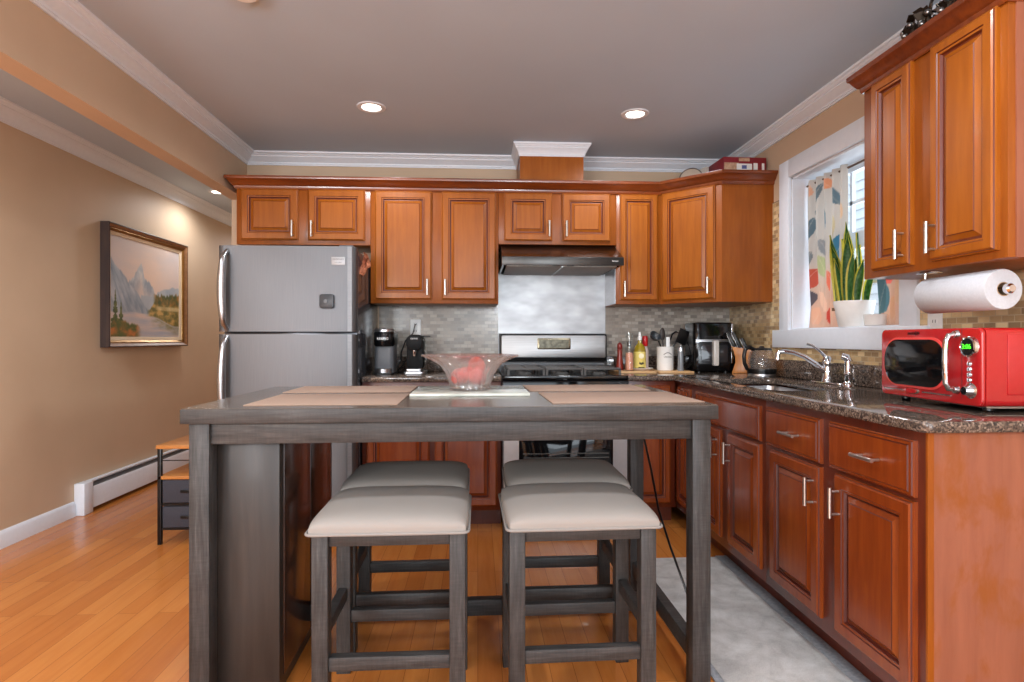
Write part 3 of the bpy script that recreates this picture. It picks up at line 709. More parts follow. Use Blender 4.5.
b = B().prism(rrect(0.014, RW-0.014, 1.012, 1.168, 0.012), 0.552, 0.57, 'y', 0.003); pn = b.build('control_panel', metal('panel_silver', (150, 150, 150), 0.42), c)
b = B().prism(rrect(0.262, 0.494, 1.070, 1.148, 0.010), 0.547, 0.56, 'y', 0.002); dp = b.build('display', metal('display_bezel', (120, 112, 94), 0.25), c)
b = B().box(0.274, 0.482, 0.5445, 0.55, 1.080, 1.138); b.build('display_glass', plain('display_glass', (70, 62, 44), 0.12, 0.5, var=20), dp)
b = B()
for k in range(9): b.box(0.05+k*0.075, 0.11+k*0.075, 0.572, 0.58, 0.935, 0.945)
b.box(0.02, RW-0.02, 0.574, 0.582, 0.955, 0.975); b.build('vent_strip', GREYP, c)
for gx0, gx1 in ((0.03, 0.258), (0.264, 0.492), (0.498, 0.726)):
    b = B(); y0, y1 = 0.06, 0.53; z0, z1 = 0.952, 0.964; e = 0.013
    b.box(gx0, gx1, y0, y0+e, z0, z1, 0.002).box(gx0, gx1, y1-e, y1, z0, z1, 0.002).box(gx0, gx0+e, y0+e, y1-e, z0, z1, 0.002).box(gx1-e, gx1, y0+e, y1-e, z0, z1, 0.002)
    mx = (gx0+gx1)/2; b.box(mx-0.006, mx+0.006, y0+e, y1-e, z0, z1, 0.002)
    for yy in (0.17, 0.295, 0.42): b.box(gx0+e, gx1-e, yy-0.006, yy+0.006, z0+0.001, z1+0.001, 0.002)
    for px in (gx0, gx1-e):
        for py in (y0, y1-e): b.box(px, px+e, py, py+e, 0.922, z0)
    b.build('grate', IRON, c)
for mx in (0.144, 0.378, 0.612):
    for yy in (0.17, 0.42): B().lathe([(0, 0.012), (0.03, 0.012), (0.034, 0.008), (0.04, 0.006), (0.042, 0), (0, 0)], (mx, yy, 0.922), 20).build('burner', IRON, c)
b = B().prism([(0.0, 0.790), (0.0, 0.885), (0.012, 0.900), (0.03, 0.900), (0.03, 0.790)], 0, RW, 'x'); b.build('front_panel', BLACKG, c)
for k in range(5):
    x = 0.09+k*0.144
    B().lathe([(0, 0.030), (0.016, 0.030), (0.019, 0.024), (0.021, 0.0), (0, 0)], M=Matrix.Translation((x, 0.0, 0.84)) @ Matrix.Rotation(pi/2, 4, 'X')).build('knob', BLACK, c)
d = B().box(0.004, RW-0.004, 0.0, 0.03, 0.245, 0.782, 0.006).build('oven_door', plain('oven_door_silver', (196, 196, 198), 0.3, 0.3), c)
B().prism(rrect(0.095, RW-0.095, 0.34, 0.67, 0.02), -0.003, 0.004, 'y', 0.001).build('oven_window', DARKG, d)
b = B()
for z in (0.43, 0.455, 0.55): b.box(0.12, RW-0.12, -0.0045, -0.003, z, z+0.006)
b.build('rack', metal('oven_rack', (92, 92, 90), 0.4), d)
b = B().tube([(0.06, -0.045, 0.725), (RW-0.06, -0.045, 0.725)], 0.012, 12)
for x in (0.09, RW-0.09): b.tube([(x, 0.0, 0.725), (x, -0.045, 0.725)], 0.009, 8)
b.build('handle', STEEL, d)
bx('drawer', STEEL, 0.004, RW-0.004, 0.0, 0.03, 0.075, 0.235, c, 0.005)
for x in (0.04, RW-0.04):
    for y in (0.08, 0.6): B().lathe([(0, 0.03), (0.018, 0.03), (0.02, 0), (0, 0)], (x, y, 0), 14).build('foot', BLACK, c)

# ---------------------------------------------------------------- table
TX, TY, TW, TD, TH = -0.066, 2.212, 1.656, 0.832, 0.930
tb = thing('counter_height_table', 'weathered grey counter-height dining table with storage base in the middle', 'table', (TX, TY, 0), 0.008)
hx, hy = TW/2, TD/2
b = B().box(-hx, hx, -hy, hy, TH-0.046, TH-0.002, 0.003); b.build('tabletop', TABLEW, tb)
bx('tabletop_surface', TOPW, -hx+0.003, hx-0.003, -hy+0.003, hy-0.003, TH-0.003, TH, tb)
ins, L_ = 0.018, 0.060; ZA0, ZA1 = TH-0.112, TH-0.046
for sx in (-1, 1):
    for sy in (-1, 1):
        x0 = sx*(hx-ins)-(L_ if sx > 0 else 0); y0 = sy*(hy-ins)-(L_ if sy > 0 else 0)
        bx('leg', TABLEV, x0, x0+L_, y0, y0+L_, 0, ZA1, tb, 0.003)
for sy in (-1, 1):
    y0 = sy*(hy-ins-0.012)-(0.022 if sy > 0 else 0)
    bx('apron', TABLEW, -hx+ins+L_, hx-ins-L_, y0, y0+0.022, ZA0, ZA1, tb, 0.002)
for sx in (-1, 1):
    x0 = sx*(hx-ins-0.012)-(0.022 if sx > 0 else 0)
    bx('apron', TABLEW, x0, x0+0.022, -hy+ins+L_, hy-ins-L_, ZA0, ZA1, tb, 0.002)
bx('stretcher', TABLEW, hx-ins-0.052, hx-ins-0.014, -hy+ins+L_, hy-ins-L_, 0.085, 0.145, tb, 0.002)
bx('stretcher', TABLEW, -0.562, hx-ins-0.052, 0.00, 0.038, 0.085, 0.145, tb, 0.002)
st = bx('storage_base', STORW, -0.756, -0.562, -0.335, 0.345, 0.03, ZA0+0.02, tb, 0.003)
bx('plinth', STORW, -0.745, -0.573, -0.32, 0.33, 0.0, 0.03, st)
for y0, y1 in ((-0.300, -0.003), (0.003, 0.310)): bx('storage_door', DOORW, -0.562, -0.558, y0, y1, 0.06, ZA0+0.0, st, 0.001)
# placemats, tray, bowl and fruit
GM = 'woven placemats on the table'
for (x0, x1, y0, y1, rz, lab) in ((-0.735, -0.257, 1.862, 2.225, 0.01, 'pinkish woven placemat at the near left of the table'), (-0.757, -0.266, 2.300, 2.600, 0.0, 'pinkish woven placemat at the far left of the table'),
                                 (0.238, 0.746, 1.872, 2.240, 0.02, 'pinkish woven placemat at the near right of the table'), (0.204, 0.700, 2.318, 2.612, 0.02, 'pinkish woven placemat at the far right of the table')):
    b = B().box(-(x1-x0)/2, (x1-x0)/2, -(y1-y0)/2, (y1-y0)/2, 0, 0.003, 0.001)
    tag(b.build('placemat', MAT, loc=((x0+x1)/2, (y0+y1)/2, TH), rot=(0, 0, rz)), lab, 'placemat', GM)
b = B().box(-0.220, 0.220, -0.165, 0.165, 0, 0.010, 0.002)
o = b.build('serving_tray', MARBLE, loc=(-0.028, 2.290, TH), rot=(0, 0, 0.0)); tag(o, 'pale stone tray under the glass fruit bowl', 'tray')
BX, BY, BZ = -0.030, 2.300, TH+0.010
c = thing('fruit_bowl', 'flared cut-glass fruit bowl in the middle of the table', 'bowl', (BX, BY, BZ))
pr = [(0, 0.0), (0.078, 0.0), (0.082, 0.004), (0.078, 0.012), (0.082, 0.03), (0.094, 0.060), (0.118, 0.092), (0.150, 0.112), (0.182, 0.124), (0.187, 0.127), (0.183, 0.130), (0.148, 0.118), (0.114, 0.098), (0.089, 0.064), (0.077, 0.034), (0.072, 0.018), (0, 0.014)]
pr = [(r_*(1.02 if z_ > 0.1 else 1), z_*1.07) for r_, z_ in pr]
def ribs(a, k): return 1+0.034*cos(a*22+k*0.35) if 2 < k < 9 else (1+0.012*cos(a*24+2.9) if k in (9, 10, 11) else 1)
B().lathe(pr, n=132, wob=ribs).build('glass_bowl', BOWLG, c, ang=60)
GFR = 'pink fruit in the glass bowl'
for k, (x, y, z, r, lab) in enumerate(((-0.040, -0.028, 0.052, 0.036, 'pink fruit in the bowl, front left'), (0.028, -0.034, 0.050, 0.034, 'pink fruit in the bowl, front right'), (-0.018, 0.036, 0.052, 0.036, 'pink fruit lying at the back of the glass bowl'), (0.026, 0.010, 0.092, 0.036, 'pink fruit topmost in the glass bowl'))):
    f = thing('fruit', lab, 'fruit', (BX+x, BY+y, BZ+z), k*1.3, GFR); f.rotation_euler = (0.3*(k-1), 0.25*k, k)
    pr = [(0, -0.80), (0.22, -0.92), (0.62, -0.80), (0.92, -0.42), (1.0, 0.0), (0.93, 0.42), (0.66, 0.80), (0.28, 0.92), (0.08, 0.84), (0, 0.78)]
    B().lathe([(a*r, h*r) for a, h in pr], n=24, wob=lambda a, q: 1+0.03*cos(3*a)).build('flesh', PEACH, f, ang=80)
    B().tube([(0, 0, r*0.78), (0.002, 0, r*0.98), (0.005, 0.001, r*1.12)], 0.0016, 6).build('stem', SOIL, f)

# ---------------------------------------------------------------- stools
def stool(x, y, rz, lab):
    s = thing('counter_stool', lab, 'stool', (x, y, 0), rz, 'counter stools at the table')
    W2, D2, l = 0.222, 0.172, 0.047
    n = 22; t = bmesh.new(); g = []
    SW, SD = 0.231, 0.205
    def dome(u_, v_):                                        # saddle-free padded top
        e = max(0.0, 1-abs(u_)**5)**0.42*max(0.0, 1-abs(v_)**5)**0.42
        return 0.598+0.034*e+0.004*(1-u_*u_)*(1-v_*v_)
    for i in range(n+1):
        row = []
        for j in range(n+1):
            u_ = sin((i/n*2-1)*pi/2); v_ = sin((j/n*2-1)*pi/2)
            cr = 1-0.035*(abs(u_)*abs(v_))**4
            row.append(t.verts.new((u_*SW*cr, v_*SD*cr, dome(u_, v_))))
        g.append(row)
    for i in range(n):
        for j in range(n): t.faces.new([g[i][j], g[i+1][j], g[i+1][j+1], g[i][j+1]])
    edge = [g[i][0] for i in range(n+1)] + [g[n][j] for j in range(1, n+1)] + [g[i][n] for i in range(n-1, -1, -1)] + [g[0][j] for j in range(n-1, 0, -1)]
    low = [t.verts.new((v.co.x, v.co.y, 0.578)) for v in edge]
    for i in range(len(edge)): t.faces.new([edge[i], low[i], low[(i+1) % len(low)], edge[(i+1) % len(edge)]])
    t.faces.new(low); bmesh.ops.recalc_face_normals(t, faces=t.faces[:])
    seat = B().add(t).build('seat', LINEN, s, ang=70)
    P = rrect(-SW-0.001, SW+0.001, -SD-0.001, SD+0.001, 0.02, 4); b = B(); ring = [(p[0], p[1], 0.583) for p in P]; b.tube(ring+[ring[0]], 0.0042, 8); b.build('piping', PIPE, seat)
    for sx in (-1, 1):
        for sy in (-1, 1):
            x0 = sx*W2-(l if sx > 0 else 0); y0 = sy*D2-(l if sy > 0 else 0)
            bx('leg', TABLEV, x0, x0+l, y0, y0+l, 0, 0.578, s, 0.003)
    for sy in (-1, 1):
        y0 = sy*(D2-0.010)-(0.022 if sy > 0 else 0); bx('apron', TABLEW, -W2+l, W2-l, y0, y0+0.022, 0.535, 0.578, s, 0.002)
        y0 = sy*(D2-0.008)-(0.030 if sy > 0 else 0); bx('stretcher', TABLEW, -W2+l, W2-l, y0, y0+0.030, 0.172, 0.212, s, 0.002)
    for sx in (-1, 1):
        x0 = sx*(W2-0.010)-(0.022 if sx > 0 else 0); bx('apron', TABLEW, x0, x0+0.022, -D2+l, D2-l, 0.535, 0.578, s, 0.002)
        x0 = sx*(W2-0.008)-(0.030 if sx > 0 else 0); bx('stretcher', TABLEW, x0, x0+0.030, -D2+l, D2-l, 0.255, 0.295, s, 0.002)
    return s
stool(-0.258, 1.876, 0.0, 'linen-topped grey stool, front one of the left pair')
stool(-0.268, 2.296, 0.01, 'linen-topped grey stool, rear one of the left pair')
stool(0.312, 1.886, 0.02, 'linen-topped grey stool, front one of the right pair')
stool(0.338, 2.306, 0.0, 'linen-topped grey stool, rear one of the right pair')

# ---------------------------------------------------------------- rug, cord, shelf, heater, picture
c = thing('runner_rug', 'pale grey runner rug along the right base cabinets', 'rug', (1.055, 2.05, 0), 0.0)
bx('pile', RUG, -0.24, 0.185, -0.86, 0.905, 0.0, 0.007, c, 0.002)
bx('border', RUGB, 0.185, 0.245, -0.86, 0.92, 0.0, 0.007, c, 0.002)
bx('border', RUGB, -0.27, -0.24, -0.86, 0.92, 0.0, 0.007, c, 0.002)
c = B().tube([(0.66, 2.50, 0.874), (0.69, 2.50, 0.80), (0.725, 2.49, 0.70), (0.735, 2.42, 0.58), (0.728, 2.30, 0.45), (0.745, 2.20, 0.33), (0.772, 2.10, 0.20), (0.782, 2.06, 0.08), (0.785, 2.06, 0.012)], 0.0045, 8).build('power_cord', BLACK)
tag(c, 'black cord hanging from under the table beside its right legs', 'cord')
c = thing('shelf_stand', 'small black metal stand with wood shelves left of refrigerator', 'stand', (-1.772, 3.322, 0)); w_, d_ = 0.305, 0.372
for x in (0, w_-0.02):
    for y in (0, d_-0.02): bx('leg', BLACK, x, x+0.02, y, y+0.02, 0, 0.532, c, 0.001)
bx('top', SHELFW, -0.006, w_+0.006, -0.006, d_+0.006, 0.532, 0.552, c, 0.002)
bx('shelf', SHELFW, 0.0, w_, 0.0, d_, 0.362, 0.380, c, 0.002)
b = B()
for y in (0.004, d_-0.016): b.box(0.02, w_-0.02, y, y+0.012, 0.215, 0.228).box(0.02, w_-0.02, y, y+0.012, 0.08, 0.09)
for x in (0.004, w_-0.016): b.box(x, x+0.012, 0.02, d_-0.02, 0.215, 0.228).box(x, x+0.012, 0.02, d_-0.02, 0.08, 0.09)
b.build('rail', BLACK, c)
B().tube([(0.01, 0.012, 0.465), (w_-0.01, 0.012, 0.465)], 0.003, 8).build('rod', BLACK, c)
for z0, z1 in ((0.092, 0.210), (0.230, 0.358)):
    d = bx('fabric_drawer', CHARC, 0.024, w_-0.024, 0.006, d_-0.03, z0, z1, c, 0.004)
    bx('pull_tab', BLACK, w_/2-0.03, w_/2+0.03, -0.001, 0.006, (z0+z1)/2-0.008, (z0+z1)/2+0.008, d, 0.002)
c = thing('baseboard_heater', 'long white baseboard heater on the left wall', 'heater', (XL, 3.895, 0)); HL = 3.6
pr = [(0.0, 0.025), (0.006, 0.025), (0.006, 0.196), (0.034, 0.205), (0.04, 0.2), (0.012, 0.188), (0.012, 0.025), (0.0, 0.02)]
B().prism([(0.001, 0.02), (0.008, 0.02), (0.008, 0.188), (0.040, 0.197), (0.040, 0.203), (0.001, 0.203)], 0.09, HL, 'y').build('back_cover', TRIM, c)
B().prism([(0.052, 0.028), (0.058, 0.028), (0.058, 0.150), (0.050, 0.166), (0.046, 0.164), (0.052, 0.148)], 0.09, HL, 'y').build('front_cover', TRIM, c)
b = B().prism([(0.010, 0.05), (0.048, 0.05), (0.044, 0.155), (0.010, 0.18)], 0.09, HL, 'y'); b.build('fins', plain('heater_fins', (120, 122, 126), 0.5, 0.3), c)
B().box(0.0, 0.066, 0.0, 0.09, 0.0, 0.207, 0.006).build('end_cap', TRIM, c)
# painting
PY0, PY1, PZ0, PZ1 = 4.156, 5.245, 1.083, 1.956
c = thing('framed_painting', 'framed mountain lake painting hanging on the left wall', 'painting', (XL, PY0, PZ0)); pw, ph = PY1-PY0, PZ1-PZ0
def pframe(i0, i1, x_prof, name, mat):
    t = bmesh.new(); R_ = []
    for (i, x) in x_prof: R_.append([t.verts.new((x, y, z)) for y, z in ((i, i), (pw-i, i), (pw-i, ph-i), (i, ph-i))])
    for A, D in zip(R_, R_[1:]):
        for k in range(4): t.faces.new([A[k], A[(k+1) % 4], D[(k+1) % 4], D[k]])
    bmesh.ops.recalc_face_normals(t, faces=t.faces[:]); return B().add(t).build(name, mat, c, ang=20)
pframe(0, 0, [(0, 0.0), (0, 0.060), (0.006, 0.064), (0.010, 0.062)], 'frame', PFRAME)
pframe(0, 0, [(0.010, 0.062), (0.024, 0.052), (0.030, 0.044)], 'moulding', plain('brown_gold_moulding', (138, 96, 62), 0.4, 0.0, var=10))
pframe(0, 0, [(0.030, 0.044), (0.036, 0.047), (0.050, 0.036), (0.052, 0.032)], 'gilt_edge', BRASS)
pframe(0, 0, [(0.052, 0.032), (0.074, 0.026), (0.076, 0.018)], 'liner', CREAM)
NX, NZ = 200, 150
from mathutils import noise as mnoise
def fbm(x, y, z=0.0): return mnoise.fractal(Vector((x, y, z)), 0.9, 2.0, 5)
def mixc(a, b_, t_): t_ = max(0, min(1, t_)); return tuple(a[i]+(b_[i]-a[i])*t_ for i in range(3))
def sst(a, b_, x): t_ = max(0, min(1, (x-a)/(b_-a))); return t_*t_*(3-2*t_)
def paint(u_, v_):                                             # u to the right, v up
    col = mixc((236, 206, 186), (206, 196, 196), abs(u_-0.52)*1.4+0.25*fbm(u_*3, v_*5))
    col = mixc(col, (188, 184, 188), (v_-0.72)*1.5+0.2*fbm(u_*2, v_*6, 2))
    pk = 0.50+0.25*max(0, 1-abs(u_-0.40)/0.20)+0.07*fbm(u_*12, 0.3, 4)                # jagged far peaks
    if u_ > 0.16: col = mixc(col, mixc((150, 160, 174), (214, 214, 212), 0.45+0.9*fbm(u_*9, v_*5, 1)), sst(pk+0.012, pk-0.012, v_)*(1-0.75*sst(pk-0.02, pk-0.32, v_)))
    rr = 0.44+0.13*sst(0.45, 0.95, u_)+0.03*fbm(u_*6, 1.0, 3)                           # hazy right ridge
    if u_ > 0.40: col = mixc(col, mixc((160, 172, 184), (186, 192, 196), 0.5+0.8*fbm(u_*4, v_*4, 6)), sst(rr+0.01, rr-0.01, v_)*0.9)
    lr = 0.80-1.02*u_+0.05*fbm(u_*7, 0.0, 7)                                            # big left slope
    col = mixc(col, mixc((128, 142, 158), (190, 194, 200), 0.42+0.9*fbm(u_*12+v_*5, v_*3, 8)), sst(lr+0.012, lr-0.012, v_)*(1-0.3*sst(0.35, 0.2, v_)))
    wl = 0.25+0.01*fbm(u_*5, 0, 9)
    col = mixc(col, mixc((176, 178, 190), (220, 198, 186), 0.5+0.9*fbm(u_*2, v_*16, 10)), sst(wl+0.012, wl-0.012, v_))
    tw = 0.30+0.13*sst(0.50, 0.66, u_)+0.04*fbm(u_*10, 3, 11)                           # wooded point on the right
    lo = 0.225-0.10*sst(0.55, 0.95, u_)
    if u_ > 0.46: col = mixc(col, mixc((110, 104, 52), (206, 166, 96), 0.45+1.1*fbm(u_*11, v_*14, 12)), sst(tw+0.01, tw-0.01, v_)*sst(lo-0.01, lo+0.01, v_)*sst(0.47, 0.56, u_+0.03*fbm(u_*8, v_*8)))
    tr = 0.47+0.035*fbm(u_*40, 0.5, 13)+0.03*sst(0.8, 0.95, u_)
    if u_ > 0.56: col = mixc(col, mixc((74, 84, 46), (170, 120, 56), 0.4+1.0*fbm(u_*16, v_*12, 14)), sst(tr+0.01, tr-0.015, v_)*sst(0.34, 0.38, v_)*sst(0.57, 0.63, u_))
    if u_ > 0.58: col = mixc(col, mixc((196, 168, 112), (224, 202, 152), 0.5+fbm(u_*10, v_*10, 15)), sst(0.352, 0.335, v_)*sst(0.29, 0.31, v_)*sst(0.59, 0.66, u_)*0.8)
    if u_ > 0.52: col = mixc(col, (142, 134, 92), sst(lo, lo-0.02, v_)*sst(lo-0.14, lo-0.02, v_)*sst(0.52, 0.62, u_)*(0.55+0.6*fbm(u_*9, v_*22, 16)))
    for (cx_, wd, top) in ((0.065, 0.055, 0.47), (0.135, 0.045, 0.37)):
        w_t = wd*max(0, top-v_)/top*(1.0+0.8*fbm(v_*40, cx_*9, 17))
        if v_ < top: col = mixc(col, mixc((62, 76, 44), (112, 116, 64), 0.5+1.0*fbm(u_*18, v_*18, 18)), sst(w_t+0.006, w_t-0.006, abs(u_-cx_)))
    bk = 0.17-0.28*abs(u_-0.16)+0.05*fbm(u_*9, 0.4, 19)
    col = mixc(col, mixc((92, 98, 50), (196, 120, 58), 0.42+1.1*fbm(u_*12, v_*12, 20)), sst(bk+0.015, bk-0.015, v_)*sst(0.42, 0.32, u_))
    return col
def grid_paint(name, nx, nz, pos, colf, mat, parent, solid=0):
    me = bpy.data.meshes.new(name); V = [pos(i/nx, j/nz) for j in range(nz+1) for i in range(nx+1)]
    Fc = [(j*(nx+1)+i, j*(nx+1)+i+1, (j+1)*(nx+1)+i+1, (j+1)*(nx+1)+i) for j in range(nz) for i in range(nx)]
    cols = [colf(i/nx, j/nz) for j in range(nz+1) for i in range(nx+1)]
    if solid:                                                  # give the cloth its thickness
        k = len(V); back = [(x+solid, y, z) for (x, y, z) in V]; V = V+back; cols = cols+cols
        Fb = [tuple(k+q for q in f[::-1]) for f in Fc]
        rim = [i for i in range(nx+1)] + [j*(nx+1)+nx for j in range(1, nz+1)] + [nz*(nx+1)+i for i in range(nx-1, -1, -1)] + [j*(nx+1) for j in range(nz-1, 0, -1)]
        Fc = Fc+Fb+[(rim[(i+1) % len(rim)], rim[i], rim[i]+k, rim[(i+1) % len(rim)]+k) for i in range(len(rim))]
    me.from_pydata(V, [], Fc); a = me.color_attributes.new('pattern', 'FLOAT_COLOR', 'POINT')
    a.data.foreach_set('color', [q for c_ in cols for q in lin(tuple(max(0, min(255, z)) for z in c_))])
    me.materials.append(mat); me.polygons.foreach_set('use_smooth', [True]*len(me.polygons))
    o = bpy.data.objects.new(name, me); C.objects.link(o); o.parent = parent; return o
grid_paint('canvas', NX, NZ, lambda u_, v_: (0.020, 0.075+(pw-0.15)*u_, 0.075+(ph-0.15)*v_), paint, ART, c)
bx('backing', PFRAME, 0.002, 0.014, 0.01, pw-0.01, 0.01, ph-0.01, c)

# ---------------------------------------------------------------- window dressing and plant
LEAVES = [(0.30, 0.86, 0.05, 0.13, -0.5, (96, 122, 136)), (0.72, 0.84, 0.07, 0.10, 0.6, (92, 128, 146)), (0.50, 0.72, 0.05, 0.11, 0.1, (64, 128, 158)), (0.12, 0.66, 0.07, 0.11, -0.4, (82, 116, 134)),
          (0.70, 0.62, 0.05, 0.11, -0.2, (206, 198, 164)), (0.80, 0.50, 0.11, 0.13, -0.35, (48, 132, 168)), (0.44, 0.52, 0.06, 0.09, 0.5, (150, 160, 168)), (0.10, 0.46, 0.06, 0.08, -0.5, (120, 132, 140)),
          (0.42, 0.40, 0.09, 0.10, 0.4, (186, 196, 150)), (0.12, 0.33, 0.13, 0.10, -0.7, (204, 78, 56)), (0.62, 0.27, 0.06, 0.13, 0.35, (232, 126, 96)), (0.12, 0.20, 0.11, 0.07, 0.3, (86, 82, 96)),
          (0.85, 0.16, 0.07, 0.12, 0.3, (238, 188, 152)), (0.62, 0.07, 0.07, 0.09, 0.1, (212, 64, 46)), (0.25, 0.08, 0.12, 0.08, -0.5, (236, 190, 160)), (0.45, 0.17, 0.08, 0.10, 0.6, (240, 206, 184)), (0.88, 0.34, 0.08, 0.10, 0.4, (238, 214, 196)),
          (0.90, 0.74, 0.05, 0.09, 0.3, (226, 200, 170)), (0.55, 0.93, 0.07, 0.05, 0.7, (226, 160, 120)), (0.10, 0.93, 0.09, 0.05, -0.7, (226, 176, 144))]
def leafcol(L):
    def g(u_, v_):
        col = mixc((226, 196, 176), (214, 211, 206), (v_-0.12)*2.6)
        for (a, b_, rx, ry, an, cc) in L:
            dx, dy = (u_-a)*1.0, (v_-b_)*2.0; x = dx*cos(an)+dy*sin(an); y = -dx*sin(an)+dy*cos(an)
            yy = y/(ry*1.7)
            if abs(yy) < 1 and abs(x) < rx*1.05*(1-yy*yy): col = mixc(cc, (236, 226, 216), 0.22 if abs(x) > 0.005 else 0.5)
        return col
    return g
rod = B().tube([(XR+0.085, WY0+0.013, 2.030), (XR+0.085, WY1-0.013, 2.030)], 0.006, 10).build('curtain_rod', plain('rod_bronze', (96, 72, 58), 0.4, 0.5))
tag(rod, 'thin bronze tension rod across the top of the window', 'curtain rod')
def curtain(lab, y0, y1, tie, L, xo):
    c = thing('curtain', lab, 'curtain', (XR+0.075, y0, 1.204), 0, 'leaf print curtain panels'); H = 0.845
    def pos(u_, v_):
        gather = 1-tie*max(0, 1-abs(v_-0.13)/0.5)*0.55
        y = (y1-y0)*(0.5+(u_-0.5)*gather)
        x = xo+0.016*sin(u_*2*pi*5+0.5)*(0.5+0.5*v_)+0.012*sin(u_*23+v_*4)*(1-v_)
        return (x, y, H*v_)
    grid_paint('cloth', 110, 150, pos, L, CURT, c, solid=0.0012)
    return c
curtain('leaf-print curtain panel on the far side of the window', 3.265, 2.900, 0.25, leafcol(LEAVES), 0.0)
curtain('leaf-print curtain panel on the near side, behind the cabinet', 2.700, 2.440, 0.5, leafcol([(1-a*0.9, b_+0.03, rx, ry, -an, cc) for (a, b_, rx, ry, an, cc) in LEAVES if b_ > 0.3] + [(0.20, 0.17, 0.22, 0.13, -0.2, (84, 138, 152)), (0.45, 0.29, 0.16, 0.08, 0.5, (240, 126, 116)), (0.8, 0.2, 0.1, 0.16, 0.2, (226, 196, 166)), (0.6, 0.10, 0.12, 0.09, -0.3, (222, 182, 150))]), 0.0)
c = thing('potted_plant', 'snake plant in a white pot on the window sill', 'plant', (XR+0.045, 2.795, WZ0+0.012))
PXo = 0
B().lathe([(0, 0), (0.066, 0), (0.070, 0.004), (0.092, 0.118), (0.092, 0.128), (0.086, 0.128), (0.082, 0.112), (0, 0.110)], n=40).build('pot', CERAMIC, c)
B().lathe([(0, 0.116), (0.05, 0.114), (0.0825, 0.112), (0.0825, 0.108), (0, 0.108)], n=24).build('soil', SOIL, c)
def blade(x, y, a, lean, H, w0, tw):
    t = bmesh.new(); rows = []; n = 12; w0 *= 1.35; lean *= 0.6
    for i in range(n+1):
        q = i/n; wd = w0*(0.55+0.9*q-1.35*q*q*q) if q < 0.98 else 0.001
        wd = max(0.0012, wd*(1-q**7)); an = a+tw*q; l = lean*q*q
        cx_, cy_ = x+cos(a+0.7)*l, y+sin(a+0.7)*l; ax, ay = cos(an), sin(an); nx, ny = -ay, ax
        rows.append([t.verts.new((cx_+ax*wd*s+nx*0.010*(s*s-0.3)*1.2, cy_+ay*wd*s+ny*0.010*(s*s-0.3)*1.2, 0.110+H*q)) for s in (-1, -0.72, 0, 0.72, 1)])
    for A, D in zip(rows, rows[1:]):
        for k in range(4): f = t.faces.new([A[k], A[k+1], D[k+1], D[k]]); f.material_index = 1 if k in (0, 3) else 0
    bm = B(); vm = {}
    for v in t.verts: vm[v] = bm.bm.verts.new(v.co)
    for f in t.faces: nf = bm.bm.faces.new([vm[v] for v in f.verts]); nf.material_index = f.material_index
    t.free(); bmesh.ops.solidify(bm.bm, geom=bm.bm.faces[:], thickness=0.003)
    return bm.build('leaf', [LEAFG, LEAFY], c, ang=60)
for (x, y, a, lean, H, w0, tw) in ((-0.01, 0.015, 1.9, 0.03, 0.42, 0.028, 0.5), (0.015, -0.02, 1.2, 0.02, 0.36, 0.026, -0.4), (-0.03, 0.05, 2.2, 0.09, 0.31, 0.024, 0.4), (-0.04, -0.03, 1.6, -0.03, 0.27, 0.024, 0.3), (0.03, 0.03, 1.0, 0.05, 0.29, 0.024, -0.5),
                                  (-0.02, -0.055, 2.0, -0.05, 0.22, 0.022, 0.2), (0.02, 0.06, 1.5, 0.10, 0.23, 0.020, 0.3), (0.0, -0.01, 2.6, -0.04, 0.30, 0.024, 0.6), (-0.05, 0.02, 1.4, 0.06, 0.24, 0.022, 0.4), (0.03, -0.05, 2.1, -0.08, 0.20, 0.020, -0.3), (-0.035, 0.0, 2.3, 0.0, 0.36, 0.026, 0.3), (0.005, 0.045, 1.7, 0.05, 0.34, 0.026, -0.3), (-0.045, 0.055, 1.9, 0.06, 0.36, 0.024, 0.2)): blade(x, y, a, lean, H, w0, tw)
B().box(-0.012, 0.012, -0.001, 0.001, -0.008, 0.008, M=Matrix.Translation((-0.080, 0.036, 0.088)) @ Matrix.Rotation(-1.15, 4, 'Z')).build('tag', plain('brown_tag', (112, 84, 60), 0.6), c)
c = B().lathe([(0, 0), (0.040, 0), (0.046, 0.004), (0.052, 0.055), (0.048, 0.055), (0.042, 0.008), (0, 0.008)], n=28).build('small_pot', CERAMIC, loc=(XR+0.05, 2.645, WZ0+0.012))
tag(c, 'small empty white pot beside the snake plant', 'pot')

# ---------------------------------------------------------------- microwave and paper towels
c = thing('microwave', 'red retro microwave with chrome handle on the counter end', 'microwave', (1.521, 2.105, ZT1), -pi/2+0.0); MW, MD_, MZ0, MZ1 = 0.470, 0.285, 0.018, 0.256
c.rotation_euler = (0, 0, -pi/2-0.06)
b = B().prism(rrect(0.0, MW, MZ0, MZ1, 0.020), 0.014, MD_, 'y'); b.build('case', RED, c, ang=50)
b = B().prism(rrect(0.0, MW, MZ0, MZ1, 0.020), 0.0, 0.014, 'y', 0.005); d = b.build('front', RED, c, ang=50)
bz = rrect(0.022, 0.338, 0.052, 0.228, 0.075, 10)
B().prism(bz, -0.004, 0.002, 'y', 0.002).build('window_trim', plain('pink_red_rim', (214, 70, 66), 0.2, coat=0.4), d)
B().prism(rrect(0.027, 0.330, 0.060, 0.220, 0.070, 10), -0.0055, 0.0, 'y', 0.001).build('door_window', BLACKG, d)
b = B().tube([(0.374, -0.002, 0.236), (0.373, -0.026, 0.232), (0.372, -0.034, 0.214), (0.372, -0.036, 0.148), (0.372, -0.034, 0.084), (0.373, -0.026, 0.066), (0.374, -0.002, 0.062)], 0.0085, 14)
